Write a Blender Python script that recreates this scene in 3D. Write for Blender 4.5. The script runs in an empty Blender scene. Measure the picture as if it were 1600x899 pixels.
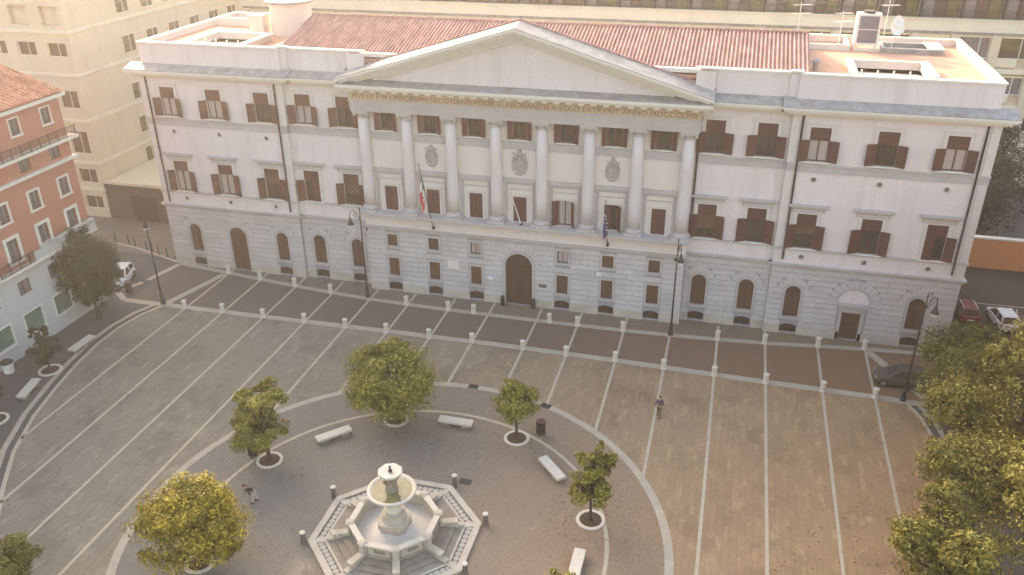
import bpy, bmesh, math, random
from mathutils import Vector, Matrix, noise
random.seed(7)
R = math.radians
PI = math.pi
scene = bpy.context.scene
COL = scene.collection

# ------------------------------------------------------------------ helpers
WORLD = {}          # object -> world offset of its origin (no rotation for built-in-place things)

def thing(name, label, cat, loc=(0, 0, 0), rotz=0.0, group=None):
    o = bpy.data.objects.new(name, None)
    o.empty_display_size = 0.3
    COL.objects.link(o)
    o.location = loc
    o.rotation_euler = (0, 0, rotz)
    o['label'] = label
    o['category'] = cat
    if group:
        o['group'] = group
    WORLD[o] = Vector(loc)
    return o

def tag(o, label, cat, group=None):
    o['label'] = label
    o['category'] = cat
    if group:
        o['group'] = group
    return o

def obj(name, bm, mat, parent=None, smooth=False, local=False, loc=None):
    """link bm as one mesh. local=True: bm already in the parent's space, else world coords"""
    me = bpy.data.meshes.new(name)
    if smooth:
        for f in bm.faces:
            f.smooth = True
    bm.to_mesh(me)
    bm.free()
    mats = mat if isinstance(mat, (list, tuple)) else [mat]
    for m in mats:
        me.materials.append(m)
    o = bpy.data.objects.new(name, me)
    COL.objects.link(o)
    base = Vector((0, 0, 0))
    if parent is not None:
        o.parent = parent
        base = WORLD.get(parent, base)
        if not local:
            me.transform(Matrix.Translation(-base))
    WORLD[o] = base
    if loc is not None:
        o.location = loc
    return o

def dup(root, loc, rotz=0.0, label=None, parent=None):
    def rec(o, par):
        c = o.copy()
        COL.objects.link(c)
        c.parent = par
        for ch in list(o.children):
            rec(ch, c)
        return c
    r = rec(root, parent)
    r.location = loc
    r.rotation_euler = (0, 0, rotz)
    if label:
        r['label'] = label
    return r

def struct(name, bm, mat, smooth=False):
    o = obj(name, bm, mat, None, smooth)
    o['kind'] = 'structure'
    return o

def BM():
    return bmesh.new()

def box(bm, x0, x1, y0, y1, z0, z1, M=None, mi=0):
    vs = [bm.verts.new(v) for v in ((x0, y0, z0), (x1, y0, z0), (x1, y1, z0), (x0, y1, z0),
                                    (x0, y0, z1), (x1, y0, z1), (x1, y1, z1), (x0, y1, z1))]
    if M is not None:
        for v in vs:
            v.co = M @ v.co
    for f in ((0, 3, 2, 1), (4, 5, 6, 7), (0, 1, 5, 4), (1, 2, 6, 5), (2, 3, 7, 6), (3, 0, 4, 7)):
        fc = bm.faces.new([vs[i] for i in f])
        fc.material_index = mi
    return vs

def quad(bm, pts, mi=0):
    f = bm.faces.new([bm.verts.new(p) for p in pts])
    f.material_index = mi
    return f

def prism_xz(bm, poly, y0, y1):
    """poly: list of (x,z); extruded along y"""
    a = [bm.verts.new((x, y0, z)) for x, z in poly]
    b = [bm.verts.new((x, y1, z)) for x, z in poly]
    n = len(poly)
    bm.faces.new(a)
    bm.faces.new(list(reversed(b)))
    for i in range(n):
        j = (i + 1) % n
        bm.faces.new((a[j], a[i], b[i], b[j]))

def prism_yz(bm, poly, x0, x1):
    a = [bm.verts.new((x0, y, z)) for y, z in poly]
    b = [bm.verts.new((x1, y, z)) for y, z in poly]
    n = len(poly)
    bm.faces.new(list(reversed(a)))
    bm.faces.new(b)
    for i in range(n):
        j = (i + 1) % n
        bm.faces.new((a[i], a[j], b[j], b[i]))

def prism_xy(bm, poly, z0, z1):
    a = [bm.verts.new((x, y, z0)) for x, y in poly]
    b = [bm.verts.new((x, y, z1)) for x, y in poly]
    n = len(poly)
    bm.faces.new(list(reversed(a)))
    bm.faces.new(b)
    for i in range(n):
        j = (i + 1) % n
        bm.faces.new((a[i], a[j], b[j], b[i]))

def lathe(bm, prof, cx=0, cy=0, n=24, cap=True, sx=1, sy=1):
    rings = []
    for r, z in prof:
        rings.append([bm.verts.new((cx + sx * r * math.cos(2 * PI * k / n), cy + sy * r * math.sin(2 * PI * k / n), z)) for k in range(n)])
    for a, b in zip(rings, rings[1:]):
        for k in range(n):
            j = (k + 1) % n
            bm.faces.new((a[k], a[j], b[j], b[k]))
    if cap:
        if prof[0][0] > 1e-4:
            bm.faces.new(list(reversed(rings[0])))
        if prof[-1][0] > 1e-4:
            bm.faces.new(rings[-1])

def tube(bm, pts, rad, n=8):
    pts = [Vector(p) for p in pts]
    rings = []
    for i, p in enumerate(pts):
        d = (pts[min(i + 1, len(pts) - 1)] - pts[max(i - 1, 0)])
        if d.length < 1e-6:
            d = Vector((0, 0, 1))
        d.normalize()
        up = Vector((0, 0, 1)) if abs(d.z) < .9 else Vector((1, 0, 0))
        u = d.cross(up).normalized()
        w = d.cross(u).normalized()
        r = rad[i] if isinstance(rad, (list, tuple)) else rad
        rings.append([bm.verts.new(p + r * (math.cos(2 * PI * k / n) * u + math.sin(2 * PI * k / n) * w)) for k in range(n)])
    for a, b in zip(rings, rings[1:]):
        for k in range(n):
            j = (k + 1) % n
            bm.faces.new((a[k], a[j], b[j], b[k]))
    bm.faces.new(rings[0])
    bm.faces.new(list(reversed(rings[-1])))
    return rings

def ribbon(bm, pts, w, z, closed=False):
    """flat strip following the polyline pts (x,y)"""
    P = [Vector((p[0], p[1])) for p in pts]
    n = len(P)
    L, Rr = [], []
    for i in range(n):
        a = P[(i - 1) % n] if (closed or i > 0) else P[i]
        b = P[(i + 1) % n] if (closed or i < n - 1) else P[i]
        d = (b - a).normalized()
        nrm = Vector((-d.y, d.x))
        L.append(bm.verts.new((*(P[i] + nrm * w / 2), z)))
        Rr.append(bm.verts.new((*(P[i] - nrm * w / 2), z)))
    m = n if closed else n - 1
    for i in range(m):
        j = (i + 1) % n
        bm.faces.new((Rr[i], Rr[j], L[j], L[i]))

def fixn(bm):
    bmesh.ops.recalc_face_normals(bm, faces=bm.faces[:])
    return bm

# ------------------------------------------------------------------ materials
def new_mat(name):
    m = bpy.data.materials.new(name)
    m.use_nodes = True
    nt = m.node_tree
    b = nt.nodes['Principled BSDF']
    return m, nt, b

def N(nt, t, **kw):
    n = nt.nodes.new(t)
    for k, v in kw.items():
        setattr(n, k, v)
    return n

def mixcol(nt, fac, a, b, mode='MIX'):
    n = N(nt, 'ShaderNodeMix', data_type='RGBA', blend_type=mode)
    for s, v in ((0, fac), (6, a), (7, b)):
        if hasattr(v, 'is_linked') or hasattr(v, 'links'):
            nt.links.new(v, n.inputs[s])
        elif isinstance(v, (int, float)):
            n.inputs[s].default_value = v
        else:
            n.inputs[s].default_value = (*v[:3], 1)
    return n.outputs[2]

def maprange(nt, src, a, b, c=0, d=1):
    n = N(nt, 'ShaderNodeMapRange')
    n.inputs[1].default_value, n.inputs[2].default_value = a, b
    n.inputs[3].default_value, n.inputs[4].default_value = c, d
    nt.links.new(src, n.inputs[0])
    return n.outputs[0]

def noise_fac(nt, scale, detail=4, stretch=(1, 1, 1), lo=.35, hi=.65, rough=.6):
    tc = N(nt, 'ShaderNodeTexCoord')
    mp = N(nt, 'ShaderNodeMapping')
    mp.inputs['Scale'].default_value = stretch
    nz = N(nt, 'ShaderNodeTexNoise')
    nz.inputs['Scale'].default_value = scale
    nz.inputs['Detail'].default_value = detail
    nz.inputs['Roughness'].default_value = rough
    nt.links.new(tc.outputs['Object'], mp.inputs[0])
    nt.links.new(mp.outputs[0], nz.inputs['Vector'])
    return maprange(nt, nz.outputs[0], lo, hi)

def scl(c, k):
    return tuple(min(1, x * k) for x in c)

def bump(nt, b, src, strength=.3, dist=.02):
    n = N(nt, 'ShaderNodeBump')
    n.inputs['Strength'].default_value = strength
    n.inputs['Distance'].default_value = dist
    nt.links.new(src, n.inputs['Height'])
    nt.links.new(n.outputs[0], b.inputs['Normal'])

def stone(name, col, var=.12, scale=1.2, rough=.85, island=0.0, dirt=None, dirt_amt=.5, streak=False, fine=True, bmp=.25):
    m, nt, b = new_mat(name)
    f = noise_fac(nt, scale, 5, (1, 1, .35) if streak else (1, 1, 1))
    c = mixcol(nt, f, scl(col, 1 - var), scl(col, 1 + var))
    if fine:
        f2 = noise_fac(nt, scale * 14, 3)
        c = mixcol(nt, f2, c, scl(col, 1 - var * .9))
        c2 = c
    if dirt:
        fd = noise_fac(nt, scale * (2.6 if streak else .6), 6, (1, 1, .12) if streak else (1, 1, 1), .5, .78)
        ml = N(nt, 'ShaderNodeMath', operation='MULTIPLY')
        nt.links.new(fd, ml.inputs[0])
        ml.inputs[1].default_value = dirt_amt
        c = mixcol(nt, ml.outputs[0], c, dirt)
    if island:
        g = N(nt, 'ShaderNodeNewGeometry')
        mr = maprange(nt, g.outputs['Random Per Island'], 0, 1, 1 - island, 1 + island)
        hs = N(nt, 'ShaderNodeHueSaturation')
        nt.links.new(mr, hs.inputs['Value'])
        nt.links.new(c, hs.inputs['Color'])
        c = hs.outputs[0]
    nt.links.new(c, b.inputs['Base Color'])
    b.inputs['Roughness'].default_value = rough
    if bmp:
        bump(nt, b, noise_fac(nt, scale * 10, 4, lo=.2, hi=.8), bmp, .01)
    return m

def plain(name, col, rough=.6, metal=0.0, var=.06, scale=3.0):
    m, nt, b = new_mat(name)
    f = noise_fac(nt, scale, 3)
    nt.links.new(mixcol(nt, f, scl(col, 1 - var), scl(col, 1 + var)), b.inputs['Base Color'])
    b.inputs['Roughness'].default_value = rough
    b.inputs['Metallic'].default_value = metal
    return m

MT = {}
MT['plaster'] = stone('warm_white_plaster', (.74, .655, .645), .05, .35, .9, dirt=(.50, .43, .41), dirt_amt=.5, streak=True, bmp=.1)
MT['plaster_c'] = stone('cream_plaster', (.74, .65, .60), .05, .4, .9, dirt=(.55, .47, .42), dirt_amt=.3, streak=True, bmp=.1)
MT['base'] = stone('grey_travertine_base', (.57, .525, .52), .09, .8, .85, island=.055, dirt=(.40, .37, .35), dirt_amt=.5)
MT['groove'] = stone('shadowed_joint_stone', (.36, .34, .36), .1, 1.5, .9)
MT['plinth'] = stone('stained_travertine_plinth', (.55, .49, .43), .14, .9, .85, dirt=(.34, .25, .17), dirt_amt=.55)
MT['trim'] = stone('pale_stone_trim', (.50, .455, .45), .10, .8, .8, dirt=(.33, .29, .28), dirt_amt=.5)
MT['surround'] = stone('window_stone_surround', (.66, .60, .57), .05, 1.2, .85)
MT['col'] = stone('column_stone', (.66, .60, .60), .05, .6, .8, dirt=(.5, .46, .45), dirt_amt=.35, streak=True)
MT['crest'] = stone('carved_crest_stone', (.46, .42, .40), .22, 5, .85, dirt=(.25, .21, .19), dirt_amt=.7)
MT['lead'] = stone('weathered_lead_sheet', (.37, .35, .35), .28, 1.3, .6, dirt=(.17, .155, .15), dirt_amt=.85)
MT['frieze'] = stone('ochre_frieze_stone', (.56, .43, .29), .12, 1.0, .85, dirt=(.30, .20, .12), dirt_amt=.5)
MT['letter'] = plain('dark_bronze_letters', (.21, .135, .08), .6)
MT['shutter'] = stone('brown_painted_shutter', (.110, .040, .031), .10, 2.0, .6, island=.12, bmp=.1)
MT['panel'] = stone('dusty_brown_panel', (.125, .065, .038), .14, .7, .65, dirt=(.20, .13, .10), dirt_amt=.5, bmp=.1)
MT['frame'] = plain('brown_window_frame', (.10, .045, .03), .55)
MT['dark'] = plain('deep_shadow_interior', (.06, .035, .024), .9)
MT['pipe'] = plain('brown_downpipe', (.035, .018, .014), .5)
MT['coping'] = stone('bright_coping_stone', (.74, .70, .64), .06, 1.5, .8)
MT['terrace'] = stone('terracotta_terrace_coating', (.60, .33, .23), .10, .5, .8, dirt=(.52, .30, .20), dirt_amt=.6)
MT['oculus'] = plain('oculus_grille', (.16, .13, .11), .8)
MT['iron'] = plain('dark_cast_iron', (.045, .042, .042), .5, .3)
MT['travertine'] = stone('white_travertine', (.64, .575, .49), .09, 3, .8, dirt=(.45, .38, .31), dirt_amt=.4)
MT['louvre_grey'] = plain('grey_alloy', (.28, .28, .28), .4, .4)
MT['white'] = plain('white_painted_metal', (.78, .77, .75), .45)
MT['glass'] = None
def glassy(name, col, rough=.12):
    m, nt, b = new_mat(name)
    f = noise_fac(nt, .8, 2)
    nt.links.new(mixcol(nt, f, scl(col, .8), scl(col, 1.25)), b.inputs['Base Color'])
    b.inputs['Roughness'].default_value = rough
    b.inputs['Specular IOR Level'].default_value = .6
    return m
MT['glass'] = glassy('dark_window_glass', (.055, .045, .04))
MT['glass_green'] = glassy('green_office_glass', (.085, .095, .035))
MT['glass_grey'] = glassy('grey_window_glass', (.17, .17, .185))
m, nt, b = new_mat('white_curtain_behind_glass')
tc = N(nt, 'ShaderNodeTexCoord'); wv = N(nt, 'ShaderNodeTexWave', bands_direction='X')
wv.inputs['Scale'].default_value = 2.2; wv.inputs['Distortion'].default_value = 1.2
nt.links.new(tc.outputs['Object'], wv.inputs['Vector'])
nt.links.new(mixcol(nt, wv.outputs[0], (.34, .27, .25), (.54, .46, .43)), b.inputs['Base Color'])
b.inputs['Roughness'].default_value = .25
MT['curtain'] = m
MT['blind'] = stone('office_blind_box', (.72, .63, .43), .06, 1.5, .7)

def tile_mat(name, col, col2):
    m, nt, b = new_mat(name)
    f = noise_fac(nt, 1.2, 5, (1.5, .6, 1))
    c = mixcol(nt, f, col, col2)
    g = N(nt, 'ShaderNodeNewGeometry')
    mr = maprange(nt, g.outputs['Random Per Island'], 0, 1, .78, 1.2)
    hs = N(nt, 'ShaderNodeHueSaturation')
    nt.links.new(mr, hs.inputs['Value']); nt.links.new(c, hs.inputs['Color'])
    f2 = noise_fac(nt, 9, 3, lo=.45, hi=.7)
    c = mixcol(nt, f2, hs.outputs[0], scl(col, .62))
    nt.links.new(c, b.inputs['Base Color'])
    b.inputs['Roughness'].default_value = .85
    return m
MT['tile'] = tile_mat('terracotta_pantiles', (.40, .205, .18), (.50, .30, .27))
MT['tile_o'] = tile_mat('red_orange_pantiles', (.42, .17, .10), (.58, .30, .20))

# paving with slabs: brick texture, patches of wear and a painted flare glow
def paving(name, c1, c2, mortar, bw, bh, rot=0, patch=(.3, .3, .25), patch_amt=.5, warm=None, msize=.012):
    m, nt, b = new_mat(name)
    tc = N(nt, 'ShaderNodeTexCoord')
    mp = N(nt, 'ShaderNodeMapping')
    mp.inputs['Rotation'].default_value = (0, 0, rot)
    nt.links.new(tc.outputs['Object'], mp.inputs[0])
    br = N(nt, 'ShaderNodeTexBrick')
    br.inputs['Scale'].default_value = 1
    br.inputs['Brick Width'].default_value = bw
    br.inputs['Row Height'].default_value = bh
    br.inputs['Mortar Size'].default_value = msize
    br.inputs['Mortar Smooth'].default_value = .3
    br.inputs['Color1'].default_value = (*c1, 1)
    br.inputs['Color2'].default_value = (*c2, 1)
    br.inputs['Mortar'].default_value = (*mortar, 1)
    nt.links.new(mp.outputs[0], br.inputs['Vector'])
    c = br.outputs['Color']
    if bw > 1:
        b2 = N(nt, 'ShaderNodeTexBrick', offset=.37)
        for nm_, v_ in (('Scale', 1), ('Brick Width', 1.9), ('Row Height', .92), ('Mortar Size', 0.0), ('Bias', .25)):
            b2.inputs[nm_].default_value = v_
        b2.inputs['Color1'].default_value = (1.0, 1.0, 1.0, 1); b2.inputs['Color2'].default_value = (.74, .73, .72, 1)
        nt.links.new(mp.outputs[0], b2.inputs['Vector'])
        fm = noise_fac(nt, .22, 4, lo=.48, hi=.60)
        c = mixcol(nt, fm, c, mixcol(nt, 1.0, c, b2.outputs['Color'], 'MULTIPLY'))
    f = noise_fac(nt, .16, 6, (1, .5, 1), .42, .66)
    c = mixcol(nt, f, c, mixcol(nt, .55, c, patch))
    f2 = noise_fac(nt, .9, 6, (1.5, .55, 1), .54, .74, .7)
    ml = N(nt, 'ShaderNodeMath', operation='MULTIPLY'); ml.inputs[1].default_value = patch_amt
    nt.links.new(f2, ml.inputs[0])
    c = mixcol(nt, ml.outputs[0], c, scl(patch, 1.7))
    f3 = noise_fac(nt, 3.5, 5, (1, .7, 1), .52, .8, .7)
    ml3 = N(nt, 'ShaderNodeMath', operation='MULTIPLY'); ml3.inputs[1].default_value = .45
    nt.links.new(f3, ml3.inputs[0])
    c = mixcol(nt, ml3.outputs[0], c, scl(c1, .62))
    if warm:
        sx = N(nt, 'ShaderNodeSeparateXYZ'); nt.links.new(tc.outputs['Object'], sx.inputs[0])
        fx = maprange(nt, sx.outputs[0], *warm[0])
        c = mixcol(nt, fx, c, mixcol(nt, 1.0, c, warm[1], 'MULTIPLY'))  # orange flare glow painted into the slab colour, growing towards the right
    nt.links.new(c, b.inputs['Base Color'])
    b.inputs['Roughness'].default_value = .85
    bump(nt, b, br.outputs['Fac'], -.3, .01)
    return m
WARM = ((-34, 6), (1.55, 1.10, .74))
FLARE_WASH_F = tuple(WARM[1])
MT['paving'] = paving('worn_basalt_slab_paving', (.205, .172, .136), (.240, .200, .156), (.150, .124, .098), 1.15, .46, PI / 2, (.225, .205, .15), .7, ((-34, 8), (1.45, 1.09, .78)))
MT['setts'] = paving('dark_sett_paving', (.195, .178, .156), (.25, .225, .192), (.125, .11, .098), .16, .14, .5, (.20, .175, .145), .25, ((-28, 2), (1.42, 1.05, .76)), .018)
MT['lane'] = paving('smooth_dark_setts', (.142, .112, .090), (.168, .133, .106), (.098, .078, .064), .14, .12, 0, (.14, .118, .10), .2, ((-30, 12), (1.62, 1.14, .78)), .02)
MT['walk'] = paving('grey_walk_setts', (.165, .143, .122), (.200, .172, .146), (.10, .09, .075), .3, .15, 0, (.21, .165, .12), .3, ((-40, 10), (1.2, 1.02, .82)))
MT['asphalt'] = stone('street_asphalt', (.105, .098, .094), .15, .5, .9, dirt=(.13, .12, .11))
MT['strip'] = stone('travertine_paving_strip', (.43, .37, .295), .12, 1.2, .85, dirt=(.30, .26, .21), dirt_amt=.6)
MT['line'] = stone('thin_travertine_line', (.47, .40, .30), .10, 1.4, .85, dirt=(.28, .24, .20), dirt_amt=.6)
MT['soil'] = stone('brown_planting_soil', (.09, .055, .035), .3, 5, .95)
MT['fount'] = stone('cream_fountain_marble', (.53, .465, .38), .16, 1.6, .7, dirt=(.36, .29, .21), dirt_amt=.55)
MT['fount_step'] = stone('weathered_fountain_steps', (.30, .25, .20), .2, 1.8, .8, dirt=(.20, .155, .11), dirt_amt=.75)
MT['basin'] = stone('pale_basin_floor', (.60, .56, .50), .06, .8, .5, dirt=(.5, .47, .4), dirt_amt=.3)
MT['mosaic_dark'] = stone('dark_mosaic_setts', (.17, .15, .125), .2, 8, .85)
MT['mosaic_light'] = stone('white_mosaic_roundel', (.47, .43, .37), .1, 6, .85)
m, nt, b = new_mat('green_bowl_water')
nt.links.new(mixcol(nt, noise_fac(nt, 1.5, 3), (.13, .12, .05), (.22, .20, .10)), b.inputs['Base Color'])
b.inputs['Roughness'].default_value = .08
bump(nt, b, noise_fac(nt, 6, 2), .08, .02)
MT['water'] = m

def leaf_mat(name, c1, c2, c3, trans=.25):
    m, nt, b = new_mat(name)
    g = N(nt, 'ShaderNodeNewGeometry')
    rp = N(nt, 'ShaderNodeValToRGB')
    rp.color_ramp.elements[0].color = (*c1, 1)
    rp.color_ramp.elements[1].color = (*c3, 1)
    e = rp.color_ramp.elements.new(.55); e.color = (*c2, 1)
    nt.links.new(g.outputs['Random Per Island'], rp.inputs[0])
    f = noise_fac(nt, .9, 3)
    c = mixcol(nt, f, mixcol(nt, .6, rp.outputs[0], c1), rp.outputs[0])
    nt.links.new(c, b.inputs['Base Color'])
    b.inputs['Roughness'].default_value = .5
    b.inputs['Specular IOR Level'].default_value = .3
    tr = N(nt, 'ShaderNodeBsdfTranslucent')
    nt.links.new(c, tr.inputs[0])
    mx = N(nt, 'ShaderNodeMixShader'); mx.inputs[0].default_value = trans
    nt.links.new(b.outputs[0], mx.inputs[1]); nt.links.new(tr.outputs[0], mx.inputs[2])
    nt.links.new(mx.outputs[0], nt.nodes['Material Output'].inputs[0])
    return m
MT['leaf'] = leaf_mat('glossy_olive_leaves', (.13, .13, .016), (.32, .29, .035), (.62, .56, .14), .36)
MT['leaf_y'] = leaf_mat('sunlit_gold_leaves', (.17, .145, .015), (.46, .36, .03), (.80, .61, .08), .40)  # gold of the sunlit crown put into the leaf colour
MT['leaf_d'] = leaf_mat('dull_dark_leaves', (.026, .033, .016), (.044, .052, .026), (.075, .085, .042), .12)
MT['leaf_r'] = leaf_mat('warm_plane_leaves', (.115, .105, .015), (.24, .21, .03), (.60, .53, .14), .34)
MT['leaf_g'] = leaf_mat('deep_green_leaves', (.10, .10, .014), (.20, .185, .028), (.38, .34, .07), .30)
MT['bark'] = stone('brown_bark', (.085, .058, .040), .3, 5, .95)

MT['orange'] = stone('salmon_orange_plaster', (.47, .195, .135), .08, .5, .9, dirt=(.42, .21, .15), dirt_amt=.5, streak=True)
MT['orange_r'] = stone('bright_orange_plaster', (.56, .25, .10), .08, .5, .9)
MT['whitewall'] = stone('grey_white_plaster', (.54, .53, .53), .06, .6, .9, dirt=(.42, .41, .40), dirt_amt=.5, streak=True)
MT['awning'] = stone('green_roller_shutter', (.12, .21, .165), .12, 2, .6)
MT['beige'] = stone('beige_office_render', (.68, .58, .44), .06, .4, .9, dirt=(.52, .44, .34), dirt_amt=.4, streak=True)
MT['beige2'] = stone('pale_office_band', (.78, .71, .57), .05, .5, .85, dirt=(.5, .45, .37), dirt_amt=.4)
MT['brownwall'] = stone('brown_street_wall', (.115, .085, .068), .12, .5, .9)

# ------------------------------------------------------------------ sky, sun, camera
SUN_EL, SUN_DIR = R(21.5), Vector((-.68, .73, 0)).normalized()
w = bpy.data.worlds.new('World')
scene.world = w
w.use_nodes = True
wn = w.node_tree
sky = wn.nodes.new('ShaderNodeTexSky')
sky.sky_type = 'NISHITA'
sky.sun_disc = False
sky.sun_elevation = SUN_EL
sky.sun_rotation = math.atan2(SUN_DIR.x, SUN_DIR.y)
sky.air_density = 1.6
sky.dust_density = 5.0
sky.ozone_density = .5
wt = wn.nodes.new('ShaderNodeMix'); wt.data_type = 'RGBA'; wt.blend_type = 'MULTIPLY'; wt.inputs[0].default_value = 1; wt.inputs[7].default_value = (1.0, .94, .925, 1)
wn.links.new(sky.outputs[0], wt.inputs[6]); wn.links.new(wt.outputs[2], wn.nodes['Background'].inputs[0])
wn.nodes['Background'].inputs[1].default_value = .60
sl = bpy.data.lights.new('sun', 'SUN')
sl.energy = 6.0
sl.angle = R(.6)
sl.color = (1, .85, .67)
so = bpy.data.objects.new('sun', sl)
COL.objects.link(so)
sd = Vector((SUN_DIR.x * math.cos(SUN_EL), SUN_DIR.y * math.cos(SUN_EL), math.sin(SUN_EL)))
so.rotation_euler = sd.to_track_quat('Z', 'Y').to_euler()
so.location = (-60, 120, 80)

cam = bpy.data.cameras.new('camera')
cam.sensor_width = 36
cam.lens = 36 * 1322.2 / 1600
cam.clip_end = 3000
co = bpy.data.objects.new('camera', cam)
COL.objects.link(co)
co.matrix_world = Matrix(((0.96750431, -0.10835447, 0.22846165, 0), (0.25273047, 0.44269674, -0.86031791, 0),
                          (-0.00791994, 0.89010051, 0.45569547, 38), (0, 0, 0, 1)))
scene.camera = co
scene.view_settings.view_transform = 'Standard'
scene.view_settings.look = 'None'
scene.view_settings.exposure = 0
scene.cycles.max_bounces = 6
scene.cycles.diffuse_bounces = 4

# ------------------------------------------------------------------ low evening haze over the square
hz = bpy.data.materials.new('evening_haze')
hz.use_nodes = True
hn = hz.node_tree
hn.nodes.clear()
vo = hn.nodes.new('ShaderNodeOutputMaterial')
vs_ = hn.nodes.new('ShaderNodeVolumeScatter')
vs_.inputs['Color'].default_value = (1, .95, .93, 1)
vs_.inputs['Density'].default_value = .0006
vs_.inputs['Anisotropy'].default_value = .6
hn.links.new(vs_.outputs[0], vo.inputs['Volume'])
bm = BM(); box(bm, -110, 80, -30, 140, -1, 46)
struct('haze', bm, hz)
scene.cycles.volume_bounces = 1

# ------------------------------------------------------------------ ground
AX = -17.5                      # axis of the square, the fountain and the facade
bm = BM(); quad(bm, [(-600, -500, -.02), (600, -500, -.02), (600, 900, -.02), (-600, 900, -.02)])
struct('ground', bm, MT['asphalt'])

left_arc = [(-50.3, 60.5), (-51.3, 58.2), (-51.75, 55.6), (-51.7, 52.8), (-51.2, 49.5), (-50.4, 46.2), (-49.2, 42.2), (-47.4, 38.2), (-45.1, 34.7), (-42.6, 31.4), (-39, 27.5), (-34, 23.5), (-28, 20.5), (-22, 19.2), (-17.5, 18.9)]
right_arc = [(2 * AX - x, y) for x, y in reversed(left_arc)]
bm = BM()
pl = [(x, y, 0) for x, y in left_arc] + [(x, y, 0) for x, y in right_arc[1:]]
bm.faces.new([bm.verts.new(p) for p in pl])
bmesh.ops.triangulate(bm, faces=bm.faces[:])
fixn(bm)
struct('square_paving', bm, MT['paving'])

upper = [(-54.4, 68.82), (-51, 68.4), (-48.1, 68.0), (-44.2, 67.45), (-40.1, 66.95), (-36, 66.5), (-32, 66.15), (-27.8, 65.95), (-23.7, 65.85), (-19.9, 65.85), (-15, 65.85), (-11.4, 65.88), (-7.2, 65.95), (-3.15, 66.1), (.95, 66.35), (4.95, 66.7), (9.35, 67.25), (13.2, 67.7), (16, 67.95), (20, 68.2)]
bm = BM()
vs = [bm.verts.new((x, y, .004)) for x, y in upper] + [bm.verts.new(p) for p in ((20, 60.5, .004), (-54.4, 60.3, .004))]
bm.faces.new(vs)
bmesh.ops.triangulate(bm, faces=bm.faces[:]); fixn(bm)
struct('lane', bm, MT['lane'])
bm = BM()
vs = [bm.verts.new((x, y, .004)) for x, y in reversed(upper)] + [bm.verts.new(p) for p in ((-54.4, 70, .004), (20, 70, .004))]
bm.faces.new(vs)
bmesh.ops.triangulate(bm, faces=bm.faces[:]); fixn(bm)
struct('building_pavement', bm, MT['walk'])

FX, FY = -17.55, 37.1
def disc(bm, r, z, n=96):
    bm.faces.new([bm.verts.new((FX + r * math.cos(2 * PI * k / n), FY + r * math.sin(2 * PI * k / n), z)) for k in range(n)])
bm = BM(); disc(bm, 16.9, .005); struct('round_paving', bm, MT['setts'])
def circ(r, n=120):
    return [(FX + r * math.cos(2 * PI * k / n), FY + r * math.sin(2 * PI * k / n)) for k in range(n)]
bm = BM(); ribbon(bm, circ(16.95), .55, .014, True); struct('outer_circle_strip', bm, MT['strip'])
bm = BM(); ribbon(bm, circ(13.2), .26, .014, True); struct('inner_circle_strip', bm, MT['line'])

# broad strips along the lane and the thin lines that cross the square
bm = BM(); ribbon(bm, [(-54.6, 60.3), (-50.3, 60.35), (-40, 60.5), (-27, 60.75), (-16, 60.85), (-7, 60.75), (5, 60.42), (13.3, 60.3), (16.8, 60.1)], .72, .018)
struct('lower_paving_strip', bm, MT['strip'])
bm = BM(); ribbon(bm, upper, .62, .018)
struct('upper_paving_strip', bm, MT['strip'])
GX = [-48.0, -44.1, -39.9, -35.75, -31.7, -27.75, -23.7, -19.8, -15.2, -11.4, -7.2, -3.15, .95, 5.0, 9.35, 13.25]
def arc_y(x):
    for (x0, y0), (x1, y1) in zip(left_arc[3:], left_arc[4:]):
        xx = x if x < AX else 2 * AX - x
        if x0 <= xx <= x1:
            return y0 + (y1 - y0) * (xx - x0) / (x1 - x0)
    return 40
def upper_y(x):
    for (x0, y0), (x1, y1) in zip(upper, upper[1:]):
        if x0 <= x <= x1:
            return y0 + (y1 - y0) * (x - x0) / (x1 - x0)
    return 68
for i, x in enumerate(GX):
    d = abs(x - FX)
    y1 = FY + math.sqrt(16.9 ** 2 - d * d) + .2 if d < 16.8 else arc_y(x)
    bm = BM(); ribbon(bm, [(x, 60.4), (x, y1)], .22, .012); struct('square_paving_line', bm, MT['line'])
    bm = BM(); ribbon(bm, [(x, 60.7), (x, 68.2 if abs(x - AX) < 15 else 68.8)], .22, .012); struct('lane_paving_line', bm, MT['line'])
for a, nm in ((left_arc, 'square_edge'), (right_arc, 'square_edge')):
    bm = BM(); ribbon(bm, a, .3, .012); struct('edge_line', bm, MT['line'])
    sgn = 1
    off = [(x + (-.85 if x < AX else .85) * (1 if abs(x - AX) > 8 else abs(x - AX) / 8), y - (0 if y > 40 else (40 - y) * .03)) for x, y in a]
    bm = BM(); ribbon(bm, off, .42, .014); struct('edge_kerb', bm, MT['strip'])
# side pavements beyond the square, with a real kerb step
for s in (0, 1):
    mir = (lambda x: x) if s == 0 else (lambda x: 2 * AX - x)
    bm = BM()
    for (xa, ya), (xb, yb) in zip(left_arc[:12], left_arc[1:12]):
        quad(bm, [(mir(xa - .6), ya, .006), (mir(xb - .6), yb, .006), (mir(-62), yb, .006), (mir(-62), ya, .006)])
    fixn(bm)
    struct('side_pavement', bm, MT['asphalt'])
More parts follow.
